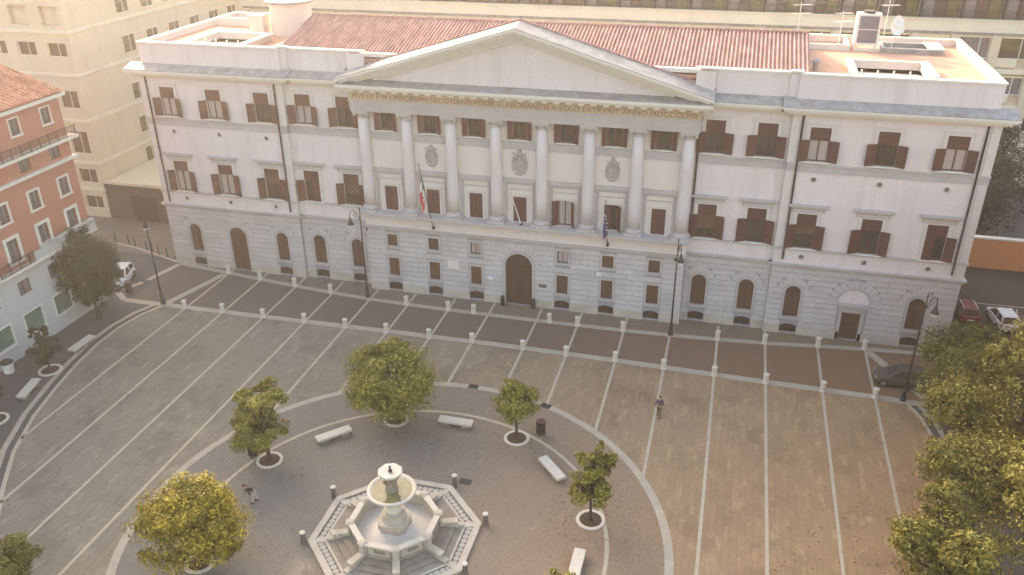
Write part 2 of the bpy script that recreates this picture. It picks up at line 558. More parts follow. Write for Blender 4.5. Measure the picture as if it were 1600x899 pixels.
# strips at the two street corners
for pts, wd in (([(-48.4, 67.6), (-50.3, 60.7)], .7), ([(-54.3, 68.6), (-55.2, 64.6)], .6), ([(-55.4, 64.0), (-56.6, 61.6)], .6),
                ([(-54.7, 60.3), (-56.2, 61.4), (-57.2, 62.4)], .55), ([(13.4, 67.4), (15.3, 64.2), (17, 61)], .75), ([(-64.6, 71.85), (-61, 71.1), (-57, 69.8), (-54.5, 69.0)], .3)):
    bm = BM(); ribbon(bm, pts, wd, .016); struct('corner_strip', bm, MT['strip'])
bm = BM()
quad(bm, [(-80, 69.9, .006), (-56, 69.9, .006), (-56, 78, .006), (-80, 78, .006)]); struct('side_street', bm, MT['walk'])
for y in (74.9, 77.9):
    pass
for k in range(4):
    bm = BM(); ribbon(bm, [(26.9 + k * 2.6, 74.6), (27.6 + k * 2.6, 78.6)], .1, .01); struct('parking_line', bm, MT['line'])
for k in range(3):
    bm = BM(); ribbon(bm, [(26.7, 75.1 + k), (29.4, 75.4 + k)], .07, .012); struct('parking_line', bm, MT['line'])
bm = BM(); ribbon(bm, [(23.5, 79.0), (40, 79.3)], .12, .01); struct('parking_line', bm, MT['line'])

bm = BM(); quad(bm, [(20.2, 68.6, .003), (70, 68.6, .003), (70, 87.3, .003), (20.2, 87.3, .003)]); struct('car_park', bm, stone('shaded_car_park_asphalt', (.045, .034, .026), .2, .5, .9))  # shade beside the palace put into a darker asphalt colour
# drain covers set into the outer circle
cv = BM(); box(cv, -.42, .42, -.28, .28, 0, .012)
for k in range(6):
    box(cv, -.36 + k * .13, -.31 + k * .13, -.24, .24, .012, .02)
DR = None
for x, y, lab in ((-17.64, 54.1, 'dark iron drain cover in the outer circle strip directly opposite the portal'),
                  (-11.43, 52.9, 'dark iron drain cover in the outer circle strip above the litter bin'),
                  (-14.8, 42.9, 'dark iron drain cover in the setts just behind the fountain')):
    if DR is None:
        t = thing('drain_cover', lab, 'drain cover', (x, y, .018), -.05, 'drain covers in the paving')
        obj('grate', cv, MT['iron'], t, local=True)
        DR = t
    else:
        dup(DR, (x, y, .018), -.3 if x > -14 else 0, lab)

# ------------------------------------------------------------------ main building
YO, YI, YC, YU = 68.94, 69.3, 68.4, 69.0
mb = thing('palace', 'long pale neoclassical palace with pedimented eight column centre and brown shutters', 'palace', (AX, 69, 0))

def wall_holes(bm, x0, x1, z0, z1, y, holes, depth=.35, n_arc=14):
    """front sheet at y facing -Y with rectangular or arched openings (x0,x1,z0,z1[,spring z]) and their reveals"""
    xs = sorted({x0, x1, *[h[0] for h in holes], *[h[1] for h in holes]})
    zs = sorted({z0, z1, *[h[2] for h in holes], *[h[3] for h in holes]})
    xs = [x for x in xs if x0 <= x <= x1]
    zs = [z for z in zs if z0 <= z <= z1]
    for xa, xb in zip(xs, xs[1:]):
        for za, zb in zip(zs, zs[1:]):
            mx, mz = (xa + xb) / 2, (za + zb) / 2
            if any(h[0] < mx < h[1] and h[2] < mz < h[3] for h in holes):
                continue
            quad(bm, [(xa, y, za), (xb, y, za), (xb, y, zb), (xa, y, zb)])
    for h in holes:
        hx0, hx1, hz0, hz1 = h[:4]
        yb = y + depth
        zt = h[4] if len(h) > 4 else hz1
        quad(bm, [(hx0, y, hz0), (hx0, y, zt), (hx0, yb, zt), (hx0, yb, hz0)])
        quad(bm, [(hx1, y, hz0), (hx1, yb, hz0), (hx1, yb, zt), (hx1, y, zt)])
        quad(bm, [(hx0, y, hz0), (hx0, yb, hz0), (hx1, yb, hz0), (hx1, y, hz0)])
        if len(h) <= 4:
            quad(bm, [(hx0, y, hz1), (hx1, y, hz1), (hx1, yb, hz1), (hx0, yb, hz1)])
        else:
            c, rx, rz = (hx0 + hx1) / 2, (hx1 - hx0) / 2, hz1 - zt
            pa = [(c - rx * math.cos(PI * k / n_arc), zt + rz * math.sin(PI * k / n_arc)) for k in range(n_arc + 1)]
            for (ax, az), (bx, bz) in zip(pa, pa[1:]):
                quad(bm, [(ax, y, az), (bx, y, bz), (bx, y, hz1 + 1e-4), (ax, y, hz1 + 1e-4)])
                quad(bm, [(ax, y, az), (ax, yb, az), (bx, yb, bz), (bx, y, bz)])

def arch_fill(bm, cx, w2, z0, zs, zt, y, n=14):
    pts = [(cx - w2, z0)] + [(cx + w2, z0)] + [(cx + w2 * math.cos(PI * k / n), zs + (zt - zs) * math.sin(PI * k / n)) for k in range(n + 1)]
    bm.faces.new([bm.verts.new((x, y, z)) for x, z in pts])

SEC = [(-54.72, -39.75, YO), (-39.75, -32.45, YI), (-32.45, -2.55, YC), (-2.55, 4.75, YI), (4.75, 19.72, YO)]
WING = [(-52.0, YO), (-47.1, YO), (-42.1, YO), (-38.1, YI), (-34.0, YI), (-1.1, YI), (3.0, YI), (7.0, YO), (12.05, YO), (17.0, YO)]
CENX = [AX + 4.12 * k for k in range(-3, 4)]
GA = [(-51.75, YO, 'w'), (-46.9, YO, 'd'), (-41.95, YO, 'w'), (-38.05, YI, 'w'), (-33.98, YI, 'w'), (-1.18, YI, 'w'), (2.92, YI, 'w'), (6.85, YO, 'w'), (11.85, YO, 'b'), (16.8, YO, 'w')]

# ground floor holes
holes = {i: [] for i in range(5)}
def sec_of(x):
    for i, (a, b, y) in enumerate(SEC):
        if a <= x <= b:
            return i
for x, y, k in GA:
    s = sec_of(x)
    if k == 'w':
        holes[s].append((x - .63, x + .63, 1.72, 4.72, 4.09))
        holes[s].append((x - .70, x + .70, .20, .98, .70))
    elif k == 'd':
        holes[s].append((x - .93, x + .93, .02, 4.8, 3.87))
    else:
        holes[s].append((x - .77, x + .77, .05, 2.72))
for k, x in enumerate(CENX):
    if k == 3:
        holes[2].append((x - 1.27, x + 1.27, .02, 5.32, 4.05))
        continue
    holes[2].append((x - .5, x + .5, 4.85, 6.03))
    holes[2].append((x - .52, x + .52, 1.7, 3.58))
    holes[2].append((x - .70, x + .70, .20, .98, .70))

bm = BM()
pbm = BM()
for i, (a, b, y) in enumerate(SEC):
    wall_holes(bm, a, b, 0, 6.5, y, holes[i], .32)
    for xx, prev in ((a, SEC[i - 1][2] if i else 86.2), (b, SEC[i + 1][2] if i < 4 else 86.2)):
        if prev > y:
            quad(bm, [(xx, y, 0), (xx, prev, 0), (xx, prev, 6.5), (xx, y, 6.5)])
obj('ground_floor_wall', bm, MT['groove'], mb)

# rusticated courses as real proud blocks
bm = BM()
def spans(a, b, bl):
    out = [(a, b)]
    for p, q in bl:
        nw = []
        for s, e in out:
            if q <= s or p >= e:
                nw.append((s, e)); continue
            if p > s: nw.append((s, p))
            if q < e: nw.append((q, e))
        out = nw
    return [(s, e) for s, e in out if e - s > .05]
PIT = .515
for i, (a, b, y) in enumerate(SEC):
    for k in range(11):
        z0, z1 = .80 + k * PIT, .80 + k * PIT + PIT - .05
        if z0 > 6.3: break
        z1 = min(z1, 6.44)
        bl = []
        for h in holes[i]:
            hx0, hx1, hz0, hz1 = h[:4]
            cx, w2 = (hx0 + hx1) / 2, (hx1 - hx0) / 2
            if hz1 < 1.0:
                if z0 < hz1: bl.append((hx0 - .06, hx1 + .06))
                continue
            if len(h) > 4:
                mg = .24 if w2 < 1.2 else .28
                vr = w2 + mg + .62
                zmid = (z0 + z1) / 2
                if z1 > hz0 - .28 and z0 < h[4]:
                    bl.append((hx0 - mg, hx1 + mg))
                elif h[4] <= z0 < h[4] + vr:
                    dz = max(0, zmid - h[4])
                    ww = math.sqrt(max(0, vr * vr - dz * dz))
                    bl.append((cx - ww, cx + ww))
            elif hz0 < .1:
                if z0 < 3.6: bl.append((cx - 1.2, cx + 1.2))
                elif z0 < 3.62 + 2.15:
                    ww = math.sqrt(max(0, 2.15 ** 2 - ((z0 + z1) / 2 - 3.62) ** 2)); bl.append((cx - ww, cx + ww))
            else:
                if z1 > hz0 - .26 and z0 < hz1 + .26: bl.append((hx0 - .24, hx1 + .24))
        for s, e in spans(a + .0, b - .0, bl):
            L = e - s
            n = max(1, round(L / 1.55))
            x = s
            for q in range(n):
                x2 = s + L * (q + 1) / n + (0 if q == n - 1 else (.25 if k % 2 else -.25) * L / n)
                box(bm, x + .012, x2 - .012, y - .055, y + .02, z0, z1)
                x = x2
obj('rusticated_course', bm, MT['base'], mb)['kind'] = 'stuff'

# voussoirs, surrounds of the ground floor openings
vb = BM()
def voussoirs(bm, cx, zs, r0, r1, y, n, proud=.06):
    for k in range(n):
        a0, a1 = PI * k / n + .012, PI * (k + 1) / n - .012
        pts = [(cx + r0 * math.cos(a0), zs + r0 * math.sin(a0)), (cx + r1 * math.cos(a0), zs + r1 * math.sin(a0)),
               (cx + r1 * math.cos(a1), zs + r1 * math.sin(a1)), (cx + r0 * math.cos(a1), zs + r0 * math.sin(a1))]
        prism_xz(bm, pts, y - proud, y + .02)
def arch_ring(bm, cx, z0, zs, r0, r1, y, proud, n=16):
    """jamb strips and archivolt, a clean raised band"""
    pts0 = [(cx - r0, z0), (cx - r0, zs)] + [(cx - r0 * math.cos(PI * k / n), zs + r0 * math.sin(PI * k / n)) for k in range(1, n)] + [(cx + r0, zs), (cx + r0, z0)]
    pts1 = [(cx - r1, z0), (cx - r1, zs)] + [(cx - r1 * math.cos(PI * k / n), zs + r1 * math.sin(PI * k / n)) for k in range(1, n)] + [(cx + r1, zs), (cx + r1, z0)]
    for i in range(len(pts0) - 1):
        prism_xz(bm, [pts0[i], pts0[i + 1], pts1[i + 1], pts1[i]], y - proud, y + .01)
sb = BM()
for x, y, k in GA:
    if k == 'w':
        voussoirs(vb, x, 4.09, .63 + .25, .63 + .80, y, 9)
        arch_ring(sb, x, 1.72, 4.09, .635, .85, y, .075)
        box(sb, x - .98, x + .98, y - .12, y + .01, 1.47, 1.717)
    elif k == 'd':
        voussoirs(vb, x, 3.87, .93 + .26, .93 + .88, y, 11)
        arch_ring(sb, x, .02, 3.87, .935, 1.17, y, .075)
    else:
        voussoirs(vb, x, 3.62, 1.42, 2.12, y, 11)
        arch_ring(sb, x, 3.60, 3.62, 1.27, 1.40, y, .08)
        box(sb, x - 1.05, x - .775, y - .09, y + .01, .05, 2.98)
        box(sb, x + .775, x + 1.05, y - .09, y + .01, .05, 2.98)
        box(sb, x - .773, x + .773, y - .09, y + .01, 2.722, 2.98)
        box(sb, x - 1.12, x + 1.12, y - .12, y + .01, 2.985, 3.3)
        box(sb, x - 1.28, x + 1.28, y - .30, y + .01, 3.305, 3.55)
    if k == 'w':
        pass
x = CENX[3]
voussoirs(vb, x, 4.05, 1.27 + .30, 1.27 + 1.05, YC, 15)
arch_ring(sb, x, .02, 4.05, 1.275, 1.55, YC, .08, 24)
for k, x in enumerate(CENX):
    if k == 3: continue
    for z0, z1, w2 in ((4.85, 6.03, .5), (1.7, 3.58, .52)):
        box(sb, x - w2 - .22, x - w2 - .003, YC - .07, YC + .01, z0 - .003, z1 + .22)
        box(sb, x + w2 + .003, x + w2 + .22, YC - .07, YC + .01, z0 - .003, z1 + .22)
        box(sb, x - w2 - .003, x + w2 + .003, YC - .07, YC + .01, z1 + .003, z1 + .22)
        box(sb, x - w2 - .28, x + w2 + .28, YC - .13, YC + .01, z0 - .22, z0 - .006)
obj('voussoir', vb, MT['base'], mb)['kind'] = 'stuff'
obj('opening_surround', sb, MT['trim'], mb)['kind'] = 'stuff'
# blind tympanum above the side door
bm = BM()
arch_fill(bm, 11.85, 1.26, 3.58, 3.62, 4.88, YO - .03)
obj('blind_lunette', bm, MT['plaster'], mb)
# plinth
for i, (a, b, y) in enumerate(SEC):
    bm = BM()
    bl = [(h[0] - .02, h[1] + .02) for h in holes[i] if h[2] < .5]
    for s, e in spans(a, b, bl):
        if len([1 for h in holes[i] if h[2] < .1 and abs((h[0] + h[1]) / 2 - s) < 2]) > 5: continue
        b1 = BM(); box(b1, s, e, y - .09, y + .01, 0, .78); obj('plinth', b1, MT['plinth'], mb)
    for h in holes[i]:
        if .2 < h[2] < .5:
            box(bm, h[0] - .018, h[1] + .018, y - .09, y + .01, 0, .18)
            cx, rx = (h[0] + h[1]) / 2, (h[1] - h[0]) / 2
            # segmental head above each cellar light
            pts = [(cx - rx * math.cos(PI * q / 8), h[4] + (h[3] - h[4]) * math.sin(PI * q / 8)) for q in range(9)]
            for (ax, az), (bx2, bz) in zip(pts, pts[1:]):
                prism_xz(bm, [(ax, az + .003), (bx2, bz + .003), (bx2, h[3] + .1), (ax, h[3] + .1)], y - .075, y + .01)
    fixn(bm)
    obj('cellar_window_head', bm, MT['plinth'], mb)['kind'] = 'stuff'

# windows of the ground floor: prototype parts copied
def make_win(name, mat_main, build, loc, extra=()):
    """one window part with sub-parts; loc is on the wall plane"""
    bm = BM(); build(bm); fixn(bm)
    o = obj(name, bm, mat_main, mb, local=True, loc=Vector(loc) - Vector((AX, 69, 0)))
    for nm, m, fn in extra:
        b2 = BM(); fn(b2)
        c = obj(nm, b2, m, o, local=True)
    return o
def arch_panel(w2, h, zs):
    def f(bm):
        arch_fill(bm, 0, w2 + .01, 0, zs, h + .01, .2)
    return f
def arch_frame(w2, h, zs):
    def f(bm):
        arch_ring(bm, 0, 0, zs, w2 - .07, w2 - .001, .2, .06, 12)
        box(bm, -.03, .03, .13, .19, 0, h - .07)
        box(bm, -w2 + .07, w2 - .07, .145, .185, zs - .03, zs + .03)
        box(bm, -w2 + .07, w2 - .07, .13, .185, .003, .08)
    return f
awin = make_win('arched_window', MT['frame'], arch_frame(.63, 3.0, 2.37), (-51.75, YO, 1.72), [('shutter_panel', MT['panel'], arch_panel(.63, 3.0, 2.37))])
for x, y, k in GA[1:]:
    if k == 'w':
        dup(awin, (x - AX, y - 69, 1.72), parent=mb)
def cellar(bm):
    arch_fill(bm, 0, .70, 0, .50, .78, .03, 10)
def cellar_bars(bm):
    for q in range(-4, 5):
        box(bm, q * .145 - .012, q * .145 + .012, .0, .025, .01, .56)
cw = make_win('cellar_window', MT['dark'], cellar, (-51.75, YO, .20), [('grille', MT['iron'], cellar_bars)])
for x, y, k in GA[1:]:
    if k == 'w':
        dup(cw, (x - AX, y - 69, .20), parent=mb)
for k, x in enumerate(CENX):
    if k != 3:
        dup(cw, (x - AX, YC - 69, .20), parent=mb)
def door_leafs(w2, h, zs=None):
    def f(bm):
        if zs: arch_ring(bm, 0, 0, zs, w2 - .09, w2 - .001, .22, .07, 14)
        box(bm, -.05, .05, .13, .22, 0, (zs or h) - .01)
        for s in (-1, 1):
            for z0, z1 in ((.25, (zs or h) * .4), ((zs or h) * .45, (zs or h) * .9)):
                xa, xb = sorted((s * .14, s * (w2 - .16)))
                box(bm, xa, xb, .17, .23, z0, z1)
        if zs: box(bm, -w2 + .09, w2 - .09, .13, .225, zs - .06, zs + .06)
    return f
make_win('arched_door', MT['frame'], door_leafs(.93, 4.78, 3.85), (-46.9, YO, .02), [('door_panel', MT['panel'], arch_panel(.93, 4.78, 3.85))])
def rect_panel(w2, h, yy=.2):
    def f(bm): quad(bm, [(-w2, yy, 0), (w2, yy, 0), (w2, yy, h), (-w2, yy, h)])
    return f
make_win('side_door', MT['frame'], door_leafs(.77, 2.67), (11.85, YO, .05), [('door_panel', MT['panel'], rect_panel(.77, 2.67))])
def gate_f(bm):
    arch_ring(bm, 0, 0, 4.03, 1.14, 1.268, .24, .08, 18)
    box(bm, -.06, .06, .14, .24, 0, 5.2)
    for s in (-1, 1):
        for z0, z1 in ((.3, 1.5), (1.7, 2.6), (2.8, 3.85)):
            xa, xb = sorted((s * .18, s * 1.02))
            box(bm, xa, xb, .18, .25, z0, z1)
    box(bm, -1.14, 1.14, .14, .245, 3.97, 4.09)
MT['gate_dark'] = stone('dark_gate_wood', (.075, .038, .024), .15, 1.0, .6)
make_win('portal', MT['gate_dark'], gate_f, (AX, YC, .02), [('gate_panel', MT['gate_dark'], lambda bm: arch_fill(bm, 0, 1.27, 0, 4.03, 5.3, .22, 18))])
# small windows of the central ground floor: brown panels, two of them glazed
def small_frame(w2, h):
    def f(bm):
        for s in (-1, 1):
            xa, xb = sorted((s * (w2 - .07), s * (w2 - .002)))
            box(bm, xa, xb, .12, .2, 0, h)
        box(bm, -w2 + .071, w2 - .071, .12, .2, .002, .07)
        box(bm, -w2 + .071, w2 - .071, .12, .2, h - .07, h - .002)
        box(bm, -.03, .03, .125, .195, .071, h - .071)
    return f
first = {}
for k, x in enumerate(CENX):
    if k == 3: continue
    for z0, h, w2, kind in ((4.85, 1.18, .5, 'curtain' if k in (2, 4) else 'panel'), (1.7, 1.88, .52, 'panel')):
        key = (h, kind)
        if key in first:
            dup(first[key], (x - AX, YC - 69, z0), parent=mb)
        else:
            first[key] = make_win('small_window', MT['frame'], small_frame(w2, h), (x, YC, z0),
                                  [('pane' if kind == 'curtain' else 'shutter_panel', MT[kind], rect_panel(w2, h, .17))])

# string courses and upper walls
def band(bm, z0, z1, proud, secs=SEC, yoff=0):
    for i, (a, b, y) in enumerate(secs):
        ea = proud if (i == 0 or secs[i - 1][2] > y) else 0
        eb = proud if (i == len(secs) - 1 or secs[i + 1][2] > y) else 0
        box(bm, a - ea + .001 * i, b + eb - .001 * i, y - proud + yoff, y + .6 + .002 * i, z0, z1)
bm = BM()
band(bm, 6.45, 6.56, .10); band(bm, 6.562, 6.70, .22); band(bm, 6.702, 6.80, .30)
obj('string_course', bm, MT['trim'], mb)
bm = BM()
band(bm, 8.08, 8.28, .14)
box(bm, -32.7, -2.3, 67.72, YC + .6, 8.05, 8.30)
obj('sill_course', bm, MT['trim'], mb)
WS = [s for j, s in enumerate(SEC) if j != 2]
uh = {0: [], 1: [], 3: [], 4: []}
for x, y in WING:
    uh[sec_of(x)] += [(x - .78, x + .78, 8.3, 11.37), (x - .78, x + .78, 15.9, 18.68)]
for i in (0, 1, 3, 4):
    a, b, y = SEC[i]
    bm = BM()
    wall_holes(bm, a, b, 6.75, 19.7, y, uh[i], .3)
    for xx, prev in ((a, SEC[i - 1][2] if i else 86.2), (b, SEC[i + 1][2] if i < 4 else 86.2)):
        if prev > y:
            quad(bm, [(xx, y, 6.75), (xx, prev, 6.75), (xx, prev, 19.7), (xx, y, 19.7)])
    obj('upper_wall', bm, MT['plaster'], mb)
bm = BM()
a, b, y = SEC[2]
wall_holes(bm, a, b, 6.75, 8.1, YC, [], .1)
ch = []
for x in CENX:
    ch += [(x - .61, x + .61, 8.32, 10.67), (x - .56, x + .56, 15.97, 17.75)]
wall_holes(bm, a, b, 8.1, 18.0, YU, ch, .3)
for xx in (a, b):
    quad(bm, [(xx, YC, 6.5), (xx, 69.4, 6.5), (xx, 69.4, 8.2), (xx, YC, 8.2)])
    quad(bm, [(xx, YU, 8.2), (xx, 69.4, 8.2), (xx, 69.4, 20.3), (xx, YU, 20.3)])
obj('central_wall', bm, MT['plaster_c'], mb)
# second string course (wings) and its centre pieces between the columns
for i in (0, 1, 3, 4):
    a, b, y = SEC[i]
    ex = .06
    bm = BM()
    box(bm, a - (ex if i in (0,) else 0), b + (ex if i in (4,) else 0), y - .10, y + .2, 15.0, 15.12)
    box(bm, a - (ex if i in (0,) else 0), b + (ex if i in (4,) else 0), y - .05, y + .2, 15.122, 15.55)
    box(bm, a - (.1 if i in (0,) else 0), b + (.1 if i in (4,) else 0), y - .15, y + .2, 15.552, 15.68)
    obj('upper_string_course', bm, MT['trim'], mb)
for k in range(7):
    x = CENX[k]
    bm = BM()
    box(bm, x - 1.52, x + 1.52, YU - .06, YU + .1, 15.05, 15.6)
    box(bm, x - 1.54, x + 1.54, YU - .14, YU + .1, 15.602, 15.78)
    obj('upper_string_course', bm, MT['trim'], mb)
# pilaster strips at the section ends
for a, b, y in ((-54.74, -54.15, YO), (-40.40, -39.74, YO), (4.74, 5.35, YO), (19.1, 19.74, YO), (-39.74, -39.2, YI), (4.2, 4.74, YI)):
    for z0, z1 in ((6.81, 8.07), (8.29, 14.99), (15.69, 19.63)):
        bm = BM(); box(bm, a, b, y - .07, y + .05, z0, z1)
        obj('pilaster_strip', bm, MT['surround'], mb)
# pipes
pbm = None
for x, y, z0 in ((18.8, YO, 7.2), (5.55, YO, 7.2), (-40.55, YO, 7.1), (-54.0, YO, 7.0), (-2.35, 69.24, 8.3), (-32.62, 69.24, 8.3)):
    bm = BM()
    tube(bm, [(x, y - .13, z0), (x, y - .13, 19.6)], .085, 8)
    for z in (9.5, 12.2, 14.6, 17.5, 19.3):
        tube(bm, [(x, y - .13, z), (x, y - .13, z + .08)], .085, 8)
    obj('downpipe', bm, MT['pipe'], mb, smooth=True)
# oculi
def ocu(bm):
    lathe(bm, [(.17, .0), (.17, .03)], n=14)
first_o = None
for x in (-52.0, -47.07, -42.1, 7.02, 12.02, 16.95):
    for z in (7.5, 14.38):
        if first_o is None:
            bm = BM(); lathe(bm, [(0.001, 0), (.19, 0), (.19, .03), (.001, .03)], n=16, cap=False)
            bmesh.ops.rotate(bm, verts=bm.verts, matrix=Matrix.Rotation(PI / 2, 3, 'X'))
            first_o = obj('oculus', bm, MT['oculus'], mb, local=True, loc=(x - AX, YO - 69 - .005, z))
            bm = BM(); lathe(bm, [(.2, 0), (.2, .06), (.29, .04), (.29, 0)], n=16, cap=False)
            bmesh.ops.rotate(bm, verts=bm.verts, matrix=Matrix.Rotation(PI / 2, 3, 'X'))
            obj('oculus_rim', bm, MT['surround'], first_o, local=True)
        else:
            dup(first_o, (x - AX, YO - 69 - .005, z), parent=mb)

# ---- shuttered windows
def leaf_bm(L, h, side, ang, w2, z0=0):
    bm = BM()
    t = .025
    Mx = Matrix.Translation((side * w2, -.05, z0)) @ Matrix.Rotation(-ang if side < 0 else ang, 4, 'Z')
    s = 1 if side < 0 else -1
    def bx(x0, x1, z0_, z1_, th):
        xa, xb = sorted((s * x0, s * x1))
        box(bm, xa, xb, -th, th, z0_, z1_, Mx)
    bx(.0, .07, 0, h, t); bx(L - .07, L, 0, h, t)
    for z in (0, h * .48, h - .09):
        bx(.071, L - .071, z, z + .09, t)
    bx(.0705, L - .0705, .005, h - .005, t * .38)
    n = max(6, int(h / .09))
    for q in range(n):
        z = .1 + (h - .2) * q / n
        bx(.072, L - .072, z, z + (h - .2) / n * .7, t * .6)
    return bm
_mesh = {}
def cached(key, fn, name, mat):
    if key not in _mesh:
        bm = fn(); fixn(bm)
        me = bpy.data.meshes.new(name); bm.to_mesh(me); bm.free(); me.materials.append(mat)
        _mesh[key] = me
    return _mesh[key]
def put(name, me, parent, loc=(0, 0, 0)):
    o = bpy.data.objects.new(name, me); COL.objects.link(o); o.parent = parent; o.location = loc
    return o
def win_frame(w2, h, tr):
    bm = BM()
    for s in (-1, 1):
        xa, xb = sorted((s * (w2 - .08), s * (w2 - .002)))
        box(bm, xa, xb, .10, .22, 0, h)
    box(bm, -w2 + .081, w2 - .081, .10, .22, .002, .09)
    box(bm, -w2 + .081, w2 - .081, .10, .22, h - .08, h - .002)
    box(bm, -.05, .05, .09, .215, .091, (tr or h) - .081)
    if tr:
        box(bm, -w2 + .081, w2 - .081, .095, .22, tr - .08, tr + .03)
    return bm
def quad_bm(x0, x1, z0, z1, y):
    bm = BM(); quad(bm, [(x0, y, z0), (x1, y, z0), (x1, y, z1), (x0, y, z1)]); return bm
def up_panel(w2, z0, z1):
    bm = BM()
    box(bm, -w2 + .01, w2 - .01, .0, .05, z0, z1)
    n = 7
    for q in range(n):
        z = z0 + .06 + (z1 - z0 - .12) * q / n
        box(bm, -w2 + .08, w2 - .08, -.008, .01, z, z + (z1 - z0 - .12) / n * .7)
    return bm
def surr(w2, h, m):
    bm = BM()
    for s in (-1, 1):
        xa, xb = sorted((s * (w2 + .003), s * (w2 + m)))
        box(bm, xa, xb, -.06, .01, .0, h + m)
        xa, xb = sorted((s * (w2 + m), s * (w2 + m + .07)))
        box(bm, xa, xb, -.10, .01, .0, h + m)
    box(bm, -w2 - .003, w2 + .003, -.06, .01, h + .004, h + m)
    box(bm, -w2 - m - .07, w2 + m + .07, -.10, .01, h + m + .002, h + m + .08)
    return bm
def sillb(w2):
    bm = BM(); box(bm, -w2, w2, -.22, .08, -.10, .0); return bm
def hoodb(w2, z0):
    bm = BM()
    box(bm, -w2 + .25, w2 - .25, -.08, .01, z0 - .38, z0 - .003)
    box(bm, -w2 + .12, w2 - .12, -.2, .01, z0, z0 + .16)
    box(bm, -w2, w2, -.36, .01, z0 + .162, z0 + .34)
    return bm
def window(x, y, z, w2, h, tr, la, ra, pane, hood=None, m=.25, blind=0):
    """la/ra: opening angle in degrees of the left and right leaf; tr: transom height (fixed panel above) or None"""
    root = put('window', cached(('f', w2, h, tr), lambda: win_frame(w2, h, tr), 'window', MT['frame']), mb, (x - AX, y - 69, z))
    lh = (tr - .02) if tr else h - .02
    put('pane', cached(('p', w2, h, pane), lambda: quad_bm(-w2, w2, 0, h, .17), 'pane', MT[pane]), root)
    if tr:
        put('upper_shutter', cached(('u', w2, h, tr), lambda: up_panel(w2, tr + .02, h - .01), 'upper_shutter', MT['shutter']), root)
    for s, a in ((-1, la), (1, ra)):
        put('shutter', cached(('l', w2, lh, s, a), lambda: leaf_bm(w2 - .012, lh, s, R(a), w2), 'shutter', MT['shutter']), root)
    if blind:
        put('roller_blind', cached(('b', w2, h, blind), lambda: quad_bm(-w2 + .09, w2 - .09, lh * (1 - blind), lh, .08), 'roller_blind', MT['panel']), root)
    put('surround', cached(('s', w2, h, m), lambda: surr(w2, h, m), 'surround', MT['surround']), root)
    put('sill', cached(('si', w2), lambda: sillb(w2 + .3), 'sill', MT['coping']), root)
    if hood:
        put('hood', cached(('h', *hood), lambda: hoodb(*hood), 'hood', MT['trim']), root)
    return root
O1, O2 = 150, 140
top_state = [(162, 155, 'curtain', 0), (155, 162, 'curtain', 0), (162, 162, 'glass', 0), (162, 155, 'curtain', 0), (155, 162, 'glass', 0),
             (162, 162, 'glass', 0), (162, 162, 'glass', 0), (162, 162, 'curtain', 0), (162, 155, 'glass', 0), (162, 162, 'curtain', 0)]
fst_state = [(162, 162, 'curtain', .0), (155, 162, 'curtain', 0), (162, 162, 'glass', .25), (162, 0, 'glass', 0), (162, 155, 'glass', .5),
             (162, 162, 'glass', .6), (162, 162, 'glass', .0), (162, 162, 'glass', .4), (162, 162, 'glass', 0), (0, 162, 'glass', 0)]
for (x, y), t, f in zip(WING, top_state, fst_state):
    window(x, y, 15.9, .775, 2.78, 1.78, t[0], t[1], t[2], None, .25, t[3])
    window(x, y, 8.3, .775, 3.07, 2.12, f[0], f[1], f[2], (1.55, 3.58), .27, f[3])
cen_top = [(160, 155), (162, 162), (155, 160), (162, 162), (160, 155), (162, 162), (162, 162)]
cen_first = [(0, 0), (0, 0), (0, 0), (0, 0), (150, 120), (0, 120), (0, 0)]
for x, t, f in zip(CENX, cen_top, cen_first):
    window(x, YU, 15.97, .555, 1.78, None, t[0], t[1], 'glass', None, .1)
    window(x, YU, 8.32, .605, 2.35, None, f[0], f[1], 'curtain' if f[0] > 90 else 'glass', None, .16)
# tall stone aedicules round the central first floor windows
for x in CENX:
    ab = BM()
    for s in (-1, 1):
        xa, xb = sorted((x + s * 1.12, x + s * 1.26)); box(ab, xa, xb, YU - .1, YU + .01, 8.31, 11.85)
        xa, xb = sorted((x + s * 1.27, x + s * 1.40)); box(ab, xa, xb, YU - .05, YU + .01, 8.31, 11.85)
    box(ab, x - 1.1, x + 1.1, YU - .06, YU + .01, 11.35, 11.45)
    box(ab, x - 1.42, x + 1.42, YU - .10, YU + .01, 11.86, 12.1)
    box(ab, x - 1.5, x + 1.5, YU - .30, YU + .01, 12.11, 12.42)
    obj('aedicule', ab, MT['trim'], mb)
